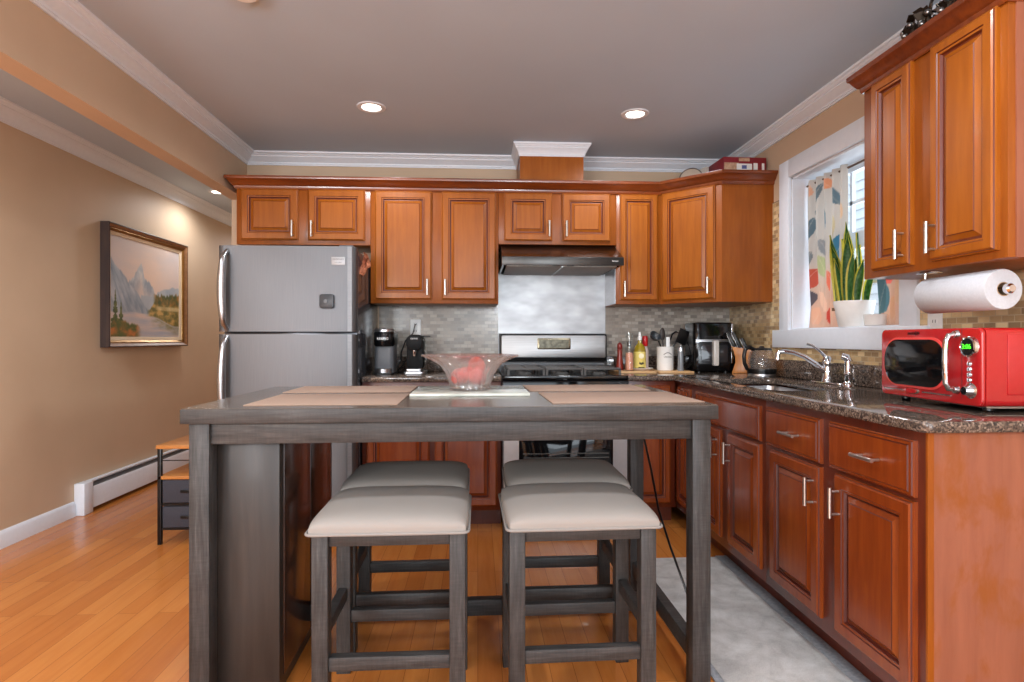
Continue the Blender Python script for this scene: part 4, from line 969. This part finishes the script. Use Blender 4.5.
for z in (0.236, 0.062): b.lathe([(0, 0.012), (0.011, 0.010), (0.014, 0), (0, 0)], n=16, M=Matrix.Translation((0.374, 0, z)) @ Matrix.Rotation(pi/2, 4, 'X'))
b.build('door_handle', CHROME, c)
b = B().box(0.393, 0.395, -0.0006, 0.0, 0.034, 0.254); b.build('door_seam', plain('dark_red_seam', (96, 14, 16), 0.4), c)
RX = Matrix.Rotation(pi/2, 4, 'X')
dl = B().lathe([(0, 0.010), (0.024, 0.010), (0.026, 0.012), (0.031, 0.010), (0.033, 0.0), (0, 0)], n=40, M=Matrix.Translation((0.428, 0, 0.198)) @ RX, wob=lambda a, k: 1+(0.03*cos(a*20) if k == 3 else 0)).build('display_dial', CHROME, c)
B().lathe([(0, 0.0125), (0.0245, 0.0125), (0.0245, 0.0), (0, 0)], n=32, M=Matrix.Translation((0.428, 0, 0.198)) @ RX).build('display_glass', BLACKG, dl)
lettering('clock_digits', '3:06', 0.021, GREEN_LED, dl, Matrix.Translation((0.428, -0.0135, 0.198)) @ FRONT)
for k in range(4): B().lathe([(0, 0.008), (0.005, 0.007), (0.007, 0), (0, 0)], n=14, M=Matrix.Translation((0.426, 0, 0.146-k*0.0165)) @ RX).build('button', CHROME, c)
B().lathe([(0, 0.022), (0.012, 0.022), (0.014, 0.018), (0.018, 0.004), (0.024, 0.0), (0, 0)], n=28, M=Matrix.Translation((0.428, 0, 0.064)) @ RX).build('knob', CHROME, c)
for x0, x1 in ((0.022, 0.126), (0.222, 0.350)): bx('trim_bar', CHROME, x0, x1, -0.003, 0.0, 0.040, 0.044, c)
b = B().lathe([(0, 0.005), (0.8, 0.004), (1.0, 0.0)], n=28, M=Matrix.Translation((0.171, 0, 0.042)) @ RX @ Matrix.Diagonal((0.036, 0.011, 1, 1))).build('emblem', CHROME, c)
B().lathe([(0, 0.0062), (0.75, 0.0056), (0.8, 0.0)], n=24, M=Matrix.Translation((0.171, 0, 0.042)) @ RX @ Matrix.Diagonal((0.036, 0.011, 1, 1))).build('emblem_inlay', RED, b)
lettering('brand_lettering', 'nostalgia', 0.017, BLACK, c, Matrix.Translation((0.176, -0.0008, 0.2425)) @ FRONT, italic=0.3)
for x in (0.05, MW-0.05):
    for y in (0.06, MD_-0.05): B().lathe([(0, 0.020), (0.014, 0.020), (0.016, 0.004), (0.013, 0), (0, 0)], (x, y, 0), 16).build('foot', BLACK, c)
bx('base_pan', STEEL, 0.02, MW-0.02, 0.03, MD_-0.01, 0.013, 0.020, c)
bx('side_pressing', RED, MW-0.001, MW+0.003, 0.075, 0.25, 0.055, 0.235, c, 0.002)
bx('rating_label', WHITEP, MW+0.003, MW+0.0035, 0.150, 0.190, 0.090, 0.118, c)
c = thing('paper_towel_roll', 'white paper towel roll hanging under the right wall cabinet', 'paper towel', (1.560, 1.635, 1.288))
b = B(); ry = Matrix.Rotation(-pi/2, 4, 'X')
b.lathe([(0.021, 0.0), (0.059, 0.0), (0.061, 0.003), (0.061, 0.277), (0.059, 0.28), (0.021, 0.28), (0.021, 0.0)], n=48, M=ry); b.build('paper', PAPER, c, ang=40)
B().lathe([(0.019, -0.001), (0.0212, -0.001), (0.0212, 0.281), (0.019, 0.281), (0.019, -0.001)], n=28, M=ry).build('core', plain('cardboard', (168, 140, 110), 0.8), c)
c = thing('towel_holder', 'chrome under-cabinet rod carrying the paper towel roll', 'towel holder', (1.560, 1.635, 1.288))
B().tube([(0, -0.022, 0), (0, 0.300, 0)], 0.008, 12).build('rod', CHROME, c)
B().lathe([(0, -0.03), (0.010, -0.03), (0.015, -0.024), (0.015, -0.012), (0.009, -0.008), (0, -0.008)], n=20, M=ry).build('end_knob', CHROME, c)
B().tube([(0, 0.300, 0), (0, 0.302, 0.05), (0, 0.302, 0.084)], 0.006, 10).build('bracket', CHROME, c)
bx('mounting_plate', CHROME, -0.02, 0.02, 0.25, 0.32, 0.078, 0.084, c, 0.001)

def outlet(lab, loc, rz, n=2):
    o = thing('wall_outlet', lab, 'outlet', loc, rz, 'white wall outlets')
    B().prism(rrect(-0.036, 0.036, -0.058, 0.058, 0.005), -0.006, 0.0, 'y', 0.002).build('cover_plate', WHITEP, o)
    for z in (-0.024, 0.024):
        q = B().prism(rrect(-0.016, 0.016, z-0.016, z+0.016, 0.008), -0.0075, -0.004, 'y', 0.001).build('socket', WHITEP, o)
        B().box(-0.008, -0.005, -0.0078, -0.006, z-0.006, z+0.006).box(0.005, 0.008, -0.0078, -0.006, z-0.006, z+0.006).build('slot', BLACK, q)
    return o
outlet('white outlet on grey tile above the black coffee machine', (-0.437, YB-0.008, 1.222), 0)
outlet('white outlet on the right wall behind the paper towels', (XR-0.008, 2.212, 1.235), -pi/2)

# ---------------------------------------------------------------- counter appliances and jars
c = thing('coffee_maker', 'grey single-serve coffee maker beside the refrigerator', 'coffee maker', (-0.585, 3.735, ZT1))
B().prism(rrect(-0.064, 0.064, -0.11, 0.11, 0.03), 0, 0.012, 'z', 0.004).build('base', BLACK, c)
B().prism(rrect(-0.060, 0.060, -0.085, 0.105, 0.028), 0.012, 0.185, 'z', 0.004).build('body', plain('slate_grey_plastic', (84, 86, 90), 0.45), c)
B().lathe([(0, 0.042), (0.044, 0.042), (0.05, 0.038), (0.05, 0.014), (0, 0.012)], (0, -0.075, 0.0), 28).build('drip_tray', STEEL, c)
hd = B().lathe([(0, 0.178), (0.058, 0.178), (0.064, 0.19), (0.064, 0.262), (0.060, 0.268), (0, 0.268)], (0, -0.055, 0), 36).build('brew_head', BLACKG, c)
B().prism(rrect(-0.064, 0.064, -0.055, 0.105, 0.02), 0.185, 0.266, 'z', 0.004).build('head_housing', BLACK, c)
B().lathe([(0, 0.290), (0.052, 0.288), (0.062, 0.282), (0.062, 0.268), (0, 0.268)], (0, -0.045, 0), 36).build('lid', STEEL, c)
lettering('logo_lettering', 'KEURIG', 0.020, WHITEP, c, Matrix.Translation((0, -0.1200, 0.225)) @ FRONT)
c = thing('espresso_machine', 'black slim pod coffee machine under the outlet', 'coffee maker', (-0.402, 3.80, ZT1))
B().prism(rrect(-0.062, 0.066, -0.15, 0.12, 0.02), 0.0, 0.018, 'z', 0.004).build('base', STEEL, c)
b = B().prism(rrect(-0.052, 0.052, 0.018, 0.252, 0.045, 8), -0.06, 0.12, 'y', 0.005); b.build('body', MATT, c)
b = B().prism(rrect(-0.050, 0.050, 0.150, 0.250, 0.040, 8), -0.11, -0.06, 'y', 0.005); b.build('brew_head', MATT, c)
B().lathe([(0, 0), (0.011, 0), (0.014, 0.03), (0.014, 0.05), (0, 0.05)], (0.0, -0.095, 0.115), 18).build('spout', CHROME, c)
B().box(-0.044, 0.044, -0.14, -0.062, 0.018, 0.036, 0.003).build('drip_grid', STEEL, c)
B().box(0.045, 0.096, -0.03, -0.01, 0.236, 0.246, 0.003).build('lever', BLACK, c)
B().box(0.056, 0.066, -0.02, 0.12, 0.018, 0.24, 0.004).build('water_tank', GLASS, c)
lettering('logo_lettering', 'KEURIG', 0.013, WHITEP, c, Matrix.Translation((0, -0.1112, 0.226)) @ FRONT)
o = B().tube([(-0.437, YB-0.018, 1.245), (-0.437, YB-0.05, 1.235), (-0.45, YB-0.055, 1.18), (-0.50, YB-0.06, 1.13), (-0.53, YB-0.06, 1.05), (-0.53, YB-0.07, 0.99), (-0.57, YB-0.08, 0.93), (-0.62, YB-0.10, 0.921)], 0.0045, 8).build('appliance_cord', BLACK)
tag(o, 'black cord plugged into the outlet, running to the grey coffee maker', 'cord')
o = B().tube([(-0.46, 3.93, 0.96), (-0.48, 3.95, 1.0), (-0.52, 3.96, 0.95), (-0.55, 3.92, 0.92), (-0.49, 3.87, 0.919)], 0.004, 8).build('appliance_cord', BLACK)
tag(o, 'short black cord curled beside the pod coffee machine', 'cord')

# right of the stove
ZW = ZT1
GBD = 'wooden boards under the bottles and crock'
for x0, x1, y0, y1, lab in ((0.925, 1.165, 3.72, 4.06, 'light wooden board under the oil bottles'), (1.185, 1.415, 3.72, 4.06, 'light wooden board under the utensil crock')):
    tag(bx('wooden_board', LIGHTW, x0, x1, y0, y1, ZW, ZW+0.012, None, 0.003), lab, 'board', GBD)
ZO = ZW+0.012
c = thing('pepper_mill', 'reddish wooden pepper mill nearest the stove', 'pepper mill', (0.965, 3.90, ZO))
B().lathe([(0, 0), (0.026, 0), (0.027, 0.01), (0.024, 0.03), (0.019, 0.07), (0.016, 0.11), (0.018, 0.14), (0, 0.142)], n=24).build('body', plain('red_mill_wood', (128, 40, 28), 0.3), c)
B().lathe([(0, 0.142), (0.016, 0.142), (0.019, 0.155), (0.017, 0.175), (0.008, 0.185), (0, 0.19)], n=24).build('cap', plain('red_mill_cap', (120, 30, 24), 0.3), c)
c = thing('salt_bottle', 'glass bottle of pink salt with a black cap', 'bottle', (1.005, 3.80, ZO))
B().lathe([(0, 0), (0.027, 0), (0.028, 0.004), (0.028, 0.11), (0.022, 0.25), (0.011, 0.148), (0.011, 0.168), (0.0095, 0.168), (0.0095, 0.148), (0.020, 0.129), (0.0262, 0.11), (0.0262, 0.006), (0, 0.005)], n=28).build('glass_body', GLASS, c)
B().lathe([(0, 0.006), (0.0255, 0.006), (0.0255, 0.105), (0.02, 0.12), (0, 0.122)], n=24).build('contents', plain('pink_salt', (226, 150, 120), 0.8, var=22, scale=160), c)
B().lathe([(0, 0.198), (0.012, 0.198), (0.0135, 0.194), (0.0135, 0.162), (0, 0.162)], n=20).build('cap', BLACK, c)
o = B().lathe([(0, 0.004), (0.06, 0.004), (0.082, 0.016), (0.084, 0.015), (0.062, 0.0), (0, 0.0)], (0, 0, 0), 36).build('small_plate', CERAMIC, loc=(1.105, 3.88, ZO)); tag(o, 'small white plate holding the oil bottle', 'plate')
c = thing('oil_bottle', 'green-gold olive oil bottle with a yellow label on plate', 'bottle', (1.094, 3.868, ZO+0.004))
B().lathe([(0, 0), (0.038, 0), (0.040, 0.004), (0.040, 0.130), (0.034, 0.155), (0.014, 0.180), (0.0125, 0.205), (0, 0.205)], n=32).build('glass_body', plain('olive_oil', (150, 128, 30), 0.08, coat=0.6), c)
lb = B().lathe([(0.0405, 0.014), (0.0408, 0.014), (0.0408, 0.122), (0.0405, 0.122)], n=32).build('label', plain('label_yellow', (224, 202, 108), 0.6, var=8), c)
b = B(); b.prism([(0.018*cos(a), 0.094+0.018*sin(a)) for a in [2*pi*i/20 for i in range(20)]], -0.0416, -0.0395, 'y'); b.build('label_medallion', plain('label_cream', (240, 232, 196), 0.6), lb)
b = B().box(-0.020, 0.020, -0.0418, -0.036, 0.012, 0.020).prism([(-0.016, 0.040), (0.0, 0.034), (0.018, 0.042), (0.012, 0.054), (-0.002, 0.048), (-0.012, 0.056)], -0.0416, -0.038, 'y'); b.build('label_print', plain('label_ink', (70, 58, 26), 0.6), lb)
B().lathe([(0, 0.255), (0.007, 0.253), (0.009, 0.225), (0.014, 0.222), (0.014, 0.200), (0, 0.2)], n=20).build('pour_spout', WHITEP, c)
c = thing('sauce_bottle', 'small red-capped bottle behind the olive oil', 'bottle', (1.150, 3.935, ZO+0.004))
B().lathe([(0, 0), (0.024, 0), (0.025, 0.004), (0.025, 0.12), (0.018, 0.15), (0.012, 0.16), (0, 0.16)], n=24).build('glass_body', plain('clear_pinkish', (196, 176, 168), 0.1, coat=0.5), c)
B().lathe([(0, 0.230), (0.016, 0.228), (0.020, 0.215), (0.019, 0.165), (0.014, 0.158), (0, 0.158)], n=24).build('cap', plain('red_cap', (196, 30, 34), 0.3), c)
# utensil crock and what stands in it
CX, CY = 1.270, 3.87
c = thing('utensil_crock', 'white ceramic crock holding cooking utensils', 'crock', (CX, CY, ZO))
B().lathe([(0, 0), (0.052, 0), (0.055, 0.003), (0.056, 0.150), (0.058, 0.158), (0.054, 0.160), (0.050, 0.150), (0.050, 0.008), (0, 0.008)], n=40).build('pot', CERAMIC, c)
b = B()
for k in range(13):
    a = -pi/2-0.45+0.9*k/12; zz = 0.108+0.012*cos((k-6)/6*pi/2)
    b.box(-0.003, 0.003, -0.0008, 0.0008, -0.0022, 0.0022, M=Matrix.Translation((0.0562*cos(a), 0.0562*sin(a), zz)) @ Matrix.Rotation(a+pi/2, 4, 'Z'))
b.build('print', plain('crock_print', (120, 116, 110), 0.6), c)
lettering('crock_lettering', 'Utensils', 0.017, plain('crock_ink', (120, 116, 110), 0.6), c, Matrix.Translation((0, -0.0568, 0.092)) @ FRONT)
GUT = 'cooking utensils in the crock'
def utensil(lab, kind, fx, fy, tx, ty, tz, hm):
    u = thing(kind, lab, 'utensil', (CX, CY, ZO), 0, GUT)
    B().tube([(fx, fy, 0.012), ((fx+tx)/2, (fy+ty)/2, 0.10+tz*0.1), (tx, ty, tz)], 0.005, 8).build('handle', hm, u); return u
u = utensil('black ladle leaning left in the crock', 'ladle', 0.02, 0.01, -0.052, -0.020, 0.20, BLACK)
B().lathe([(0, -0.03), (0.02, -0.026), (0.034, -0.012), (0.040, 0.006), (0.037, 0.006), (0.031, -0.010), (0.018, -0.022), (0, -0.026)], n=24, M=Matrix.Translation((-0.078, -0.03, 0.232)) @ Matrix.Rotation(0.8, 4, 'X') @ Matrix.Rotation(0.3, 4, 'Y')).build('ladle_cup', plain('ladle_grey', (48, 52, 56), 0.35), u)
u = utensil('dark wooden spoon upright in the crock', 'cooking_spoon', 0.0, 0.02, -0.012, 0.018, 0.21, plain('dark_spoon', (50, 40, 36), 0.5))
B().ball((-0.014, 0.018, 0.245), 0.026, sq=(0.75, 0.28, 1.7)).build('spoon_bowl', MATS['dark_spoon'], u)
u = utensil('white handled steel turner in the crock', 'turner', -0.01, -0.02, 0.012, -0.030, 0.215, WHITEP)
B().box(-0.003, 0.021, -0.034, -0.028, 0.10, 0.225, 0.003).build('grip', WHITEP, u)
u = utensil('black slotted spatula leaning right in the crock', 'spatula', -0.02, 0.0, 0.072, -0.010, 0.19, BLACK)
B().box(-0.04, 0.04, -0.002, 0.002, -0.045, 0.055, 0.0015, M=Matrix.Translation((0.115, -0.012, 0.222)) @ Matrix.Rotation(0.35, 4, 'Y') @ Matrix.Rotation(0.25, 4, 'Z')).build('blade', BLACK, u)
u = utensil('steel tongs with black tips in the crock', 'tongs', -0.01, 0.02, 0.040, 0.012, 0.21, CHROME)
B().tube([(0.040, 0.012, 0.205), (0.052, 0.010, 0.245), (0.078, 0.008, 0.262), (0.10, 0.006, 0.25)], [0.008, 0.010, 0.010, 0.006], 10, flat=0.6).build('tip', BLACK, u)
c = thing('pepper_grinder', 'clear peppercorn grinder right of the crock', 'grinder', (1.352, 3.80, ZO))
B().lathe([(0, 0), (0.022, 0), (0.022, 0.018), (0.019, 0.020), (0.019, 0.13), (0, 0.13)], n=24).build('jar', plain('grinder_smoke', (120, 124, 128), 0.15, coat=0.4), c)
B().lathe([(0, 0.172), (0.008, 0.172), (0.010, 0.162), (0.020, 0.155), (0.021, 0.130), (0, 0.130)], n=24).build('head', STEEL, c)
# air fryer / coffee maker in the corner
c = thing('air_fryer', 'black basket air fryer with chrome band in the corner', 'air fryer', (1.592, 3.925, ZT1), -0.06)
B().prism(rrect(-0.135, 0.135, -0.12, 0.12, 0.035), 0.008, 0.335, 'z', 0.008).build('body', BLACKG, c)
b = B().prism(rrect(-0.112, 0.108, 0.045, 0.205, 0.02), -0.128, -0.10, 'y', 0.004); bk = b.build('basket_drawer', plain('drawer_black', (26, 26, 28), 0.2), c)
B().prism(rrect(-0.09, 0.088, 0.066, 0.185, 0.015), -0.131, -0.12, 'y', 0.002).build('basket_window', plain('smoked_window', (52, 50, 52), 0.08, coat=0.5), bk)
B().box(-0.125, 0.110, -0.1235, -0.10, 0.192, 0.222, 0.003).build('chrome_band', STEEL, c)
B().box(-0.018, 0.018, -0.165, -0.12, 0.045, 0.215, 0.008).build('drawer_handle', plain('handle_cream', (212, 206, 198), 0.3), bk)
B().box(0.112, 0.128, -0.124, -0.10, 0.06, 0.330, 0.004).build('side_strip', CHROME, c)
for x in (-0.09, 0.09):
    for y in (-0.08, 0.08): B().lathe([(0, 0.01), (0.014, 0.01), (0.014, 0), (0, 0)], (x, y, 0), 12).build('foot', BLACK, c)
o = B().tube([(1.452, 4.00, 1.12), (1.43, 4.03, 1.08), (1.41, 4.045, 1.0), (1.43, 4.05, 0.94), (1.46, 4.04, 0.92)], 0.004, 8).build('appliance_cord', BLACK); tag(o, 'black cord looping down left of the air fryer', 'cord')
# knife block with knives
c = thing('knife_block', 'curved amber wood knife block in the corner', 'knife block', (1.735, 3.715, ZT1), -0.5)
b = B(); prf = [(-0.062, 0.0), (0.062, 0.0), (0.05, 0.03), (0.044, 0.07), (0.05, 0.11), (0.068, 0.150), (-0.062, 0.175), (-0.042, 0.11), (-0.040, 0.07), (-0.052, 0.03)]
b.prism(prf, -0.045, 0.045, 'y', 0.003); b.build('block', ORANGEW, c)
GK = 'knives in the wooden block'
ck = c
for k, (x, y, L_k) in enumerate(((-0.045, -0.024, 0.10), (-0.045, 0.022, 0.115), (-0.010, -0.024, 0.12), (-0.010, 0.022, 0.095), (0.028, -0.022, 0.085), (0.030, 0.020, 0.08))):
    lab = ('black handled knife in the block, front left slot', 'black handled knife in the block, back left slot', 'black handled knife in the block, front middle slot', 'black handled knife in the block, back middle slot', 'black handled knife in the block, front right slot', 'black handled knife in the block, back right slot')[k]
    kn = thing('kitchen_knife', lab, 'knife', (0, 0, 0), 0, GK)
    kn.matrix_world = Matrix.Translation((1.735, 3.715, ZT1)) @ Matrix.Rotation(-0.5, 4, 'Z') @ Matrix.Translation((x, y, 0.168-0.18*(x+0.062)*0.9)) @ Matrix.Rotation(-0.42, 4, 'Y')
    B().box(-0.010, 0.010, -0.007, 0.007, 0.004, L_k, 0.004).build('handle', BLACK, kn)
    B().box(-0.011, 0.011, -0.0075, 0.0075, -0.006, 0.006, 0.002).box(-0.0112, -0.0085, -0.0074, 0.0074, 0.01, L_k-0.002, 0.001).build('bolster', STEEL, kn)
# kettle
c = thing('electric_kettle', 'glass electric kettle with black handle beside the sink', 'kettle', (1.700, 3.385, ZT1), 0.0)
B().lathe([(0, 0), (0.078, 0), (0.080, 0.004), (0.078, 0.016), (0, 0.018)], n=36).build('base', STEEL, c)
B().lathe([(0, 0.018), (0.080, 0.018), (0.082, 0.030), (0.081, 0.045), (0, 0.047)], n=36).build('heater_ring', BLACK, c)
B().lathe([(0.079, 0.046), (0.081, 0.07), (0.076, 0.11), (0.066, 0.145), (0.056, 0.160), (0.054, 0.160), (0.064, 0.144), (0.074, 0.11), (0.079, 0.07), (0.077, 0.046), (0.079, 0.046)], n=40).build('glass_body', glass('kettle_glass', (252, 248, 244), 0.03, 0.06), c)
B().lathe([(0, 0.182), (0.012, 0.180), (0.016, 0.172), (0.05, 0.168), (0.058, 0.160), (0.054, 0.156), (0, 0.156)], n=36).build('lid', BLACK, c)
a = 2.75; ca, sa = cos(a+0.55), sin(a+0.55)
P = [(0.052, 0.160), (0.085, 0.176), (0.112, 0.160), (0.120, 0.12), (0.116, 0.08), (0.098, 0.045), (0.078, 0.034)]
B().tube([(r*ca, r*sa, z) for r, z in P], [0.012, 0.012, 0.011, 0.011, 0.011, 0.011, 0.010], 12).build('handle', BLACK, c)
B().prism([(-0.014, 0.150), (0.014, 0.150), (0.012, 0.172), (-0.012, 0.172)], 0.045, 0.082, 'x', M=Matrix.Rotation(a+0.55+pi, 4, 'Z')).build('spout', GLASS, c)

# ---------------------------------------------------------------- things on top of the cabinets
GX = 'boxes on top of the corner cabinet'
def pbox(lab, loc, rz, w_, d_, h_, cols):
    c = thing('game_box', lab, 'box', loc, rz, GX)
    bx('carton', plain('carton_%d' % len(MATS), cols[0], 0.5), 0, w_, 0, d_, 0, h_, c, 0.002)
    return c
c = pbox('dark red picture box on top of the corner cabinet', (1.535, 3.545, 2.117), 0.03, 0.280, 0.30, 0.166, ((122, 26, 34),))
P1, P2, P3, P4 = plain('print_tan', (176, 140, 112), 0.5, var=20, scale=60), plain('print_white', (220, 216, 210), 0.5), plain('print_blue', (88, 92, 140), 0.5), plain('print_maroon', (92, 20, 30), 0.5)
b = B().box(0.004, 0.10, -0.0012, 0.0, 0.06, 0.130); b.build('printed_panel', P1, c)
for a_, b_, z_ in ((0.085, 0.185, 0.08), (0.195, 0.222, 0.085), (0.250, 0.266, 0.085)): bx('printed_panel', P2, a_, b_, -0.0018, 0.0, 0.075, z_+0.045, c)
b = B().box(0.118, 0.150, -0.0022, 0.0, 0.092, 0.115); b.build('printed_panel', P3, c)
b = B().box(0.10, 0.17, -0.0022, 0.0, 0.140, 0.160); b.build('printed_panel', P1, c)
c = pbox('pale box standing behind the dark red box on the cabinet', (1.495, 3.72, 2.117), 0.35, 0.022, 0.22, 0.155, ((190, 182, 172),))
b = B().box(-0.001, 0, 0.02, 0.20, 0.065, 0.11); b.build('printed_panel', P4, c)
c = thing('round_tin', 'round grey tin lid leaning on top of the corner cabinet', 'tin', (1.425, 3.80, 2.199))
MM = Matrix.Rotation(-0.45, 4, 'Z') @ Matrix.Rotation(pi/2-0.18, 4, 'X')
B().lathe([(0.074, 0.0), (0.078, 0.0), (0.078, 0.03), (0.072, 0.03), (0.074, 0.0)], n=40, M=MM).build('rim', plain('tin_rim', (84, 78, 78), 0.4, 0.4), c)
B().lathe([(0, 0.028), (0.072, 0.028), (0.072, 0.004), (0, 0.004)], n=40, M=MM).build('face', plain('tin_face', (182, 164, 146), 0.5), c)
# bronze ornaments over the near cabinet
def ornament(lab, x, y, seed, H):
    rnd = random.Random(seed); c = thing('bronze_ornament', lab, 'ornament', (x, y, 2.117), 0, 'bronze ornaments on the right wall cabinet')
    B().lathe([(0, 0), (0.045, 0), (0.05, 0.008), (0.035, 0.018), (0.028, 0.03), (0, 0.032)], n=20).build('base', BRONZE, c)
    B().tube([(0, 0, 0.03), (0.010, 0.008, H*0.4), (-0.008, 0.0, H*0.7), (0.002, -0.006, H)], [0.014, 0.012, 0.010, 0.004], 10).build('stem', BRONZE, c)
    for k in range(13):
        a = k*2.4+rnd.random(); z = H*(0.10+0.85*k/12); r = 0.008+0.022*rnd.random()*(1.1-0.5*k/12); L_ = 0.020+0.012*rnd.random()
        M = Matrix.Translation((r*cos(a), r*sin(a), z)) @ Matrix.Rotation(a, 4, 'Z') @ Matrix.Rotation(-0.9+1.2*rnd.random(), 4, 'Y') @ Matrix.Rotation(rnd.random()*2, 4, 'X')
        t = B(); t.prism([(-L_, 0), (-L_*0.55, L_*0.30), (-L_*0.25, L_*0.75), (L_*0.1, L_*0.35), (L_*0.5, L_*0.6), (L_*1.35, 0), (L_*0.5, -L_*0.6), (L_*0.1, -L_*0.35), (-L_*0.25, -L_*0.75), (-L_*0.55, -L_*0.30)], -0.003, 0.003, 'z', 0.0015, M, 1); t.build('leaf', BRONZE, c)
    g = B()
    for k in range(9): g.ball((0.02*cos(k*2.4)-0.015, 0.02*sin(k*2.4), 0.085+0.011*k), 0.011, 10)
    g.build('grapes', metal('pewter_%d' % seed, (150, 148, 146), 0.3), c)
ornament('leafy dark bronze ornament at the far end of the near cabinet', 1.590, 2.035, 1, 0.195)
ornament('tall leafy dark bronze ornament in the middle of the near cabinet top', 1.590, 1.952, 2, 0.215)
ornament('dark bronze ornament with pewter grapes nearest the camera', 1.590, 1.868, 3, 0.195)

# ---------------------------------------------------------------- recessed ceiling lights
def can(lab, x, y, e):
    c = thing('ceiling_light', lab, 'ceiling light', (x, y, ZC), 0, 'recessed ceiling lights')
    B().lathe([(0.050, -0.001), (0.056, -0.006), (0.076, -0.005), (0.080, 0.0), (0.050, 0.0)], n=36).build('trim_ring', TRIM, c)
    B().lathe([(0, -0.003), (0.049, -0.002), (0.050, 0.0), (0, 0.0)], n=32).build('lamp_lens', LAMP, c)
    light('ceiling_spot', 'SPOT', (x, y, ZC-0.03), (0, 0, 0), e, **CAN)
can('recessed ceiling light in front of the tall cabinets', -0.588, 3.25, 32)
can('recessed ceiling light toward the window side of the ceiling', 0.895, 3.26, 32)
can('recessed ceiling light in the hallway beyond the beam', -2.262, 5.20, 25)
for k, (x, y) in enumerate(((-0.588, 1.3), (0.895, 1.3), (-1.98, 2.2), (-1.98, 0.6), (-2.15, 7.0), (0.15, -0.7))):
    light('ceiling_spot', 'SPOT', (x, y, ZC-0.03), (0, 0, 0), 40, **CAN)  # unseen spots without fixtures, added to brighten walls and floor
c = thing('smoke_detector', 'white round detector on the ceiling at the top edge', 'smoke detector', (-0.856, 2.175, ZC))
B().lathe([(0, -0.03), (0.045, -0.03), (0.058, -0.02), (0.062, 0.0), (0, 0.0)], n=32).build('cover', WHITEP, c)
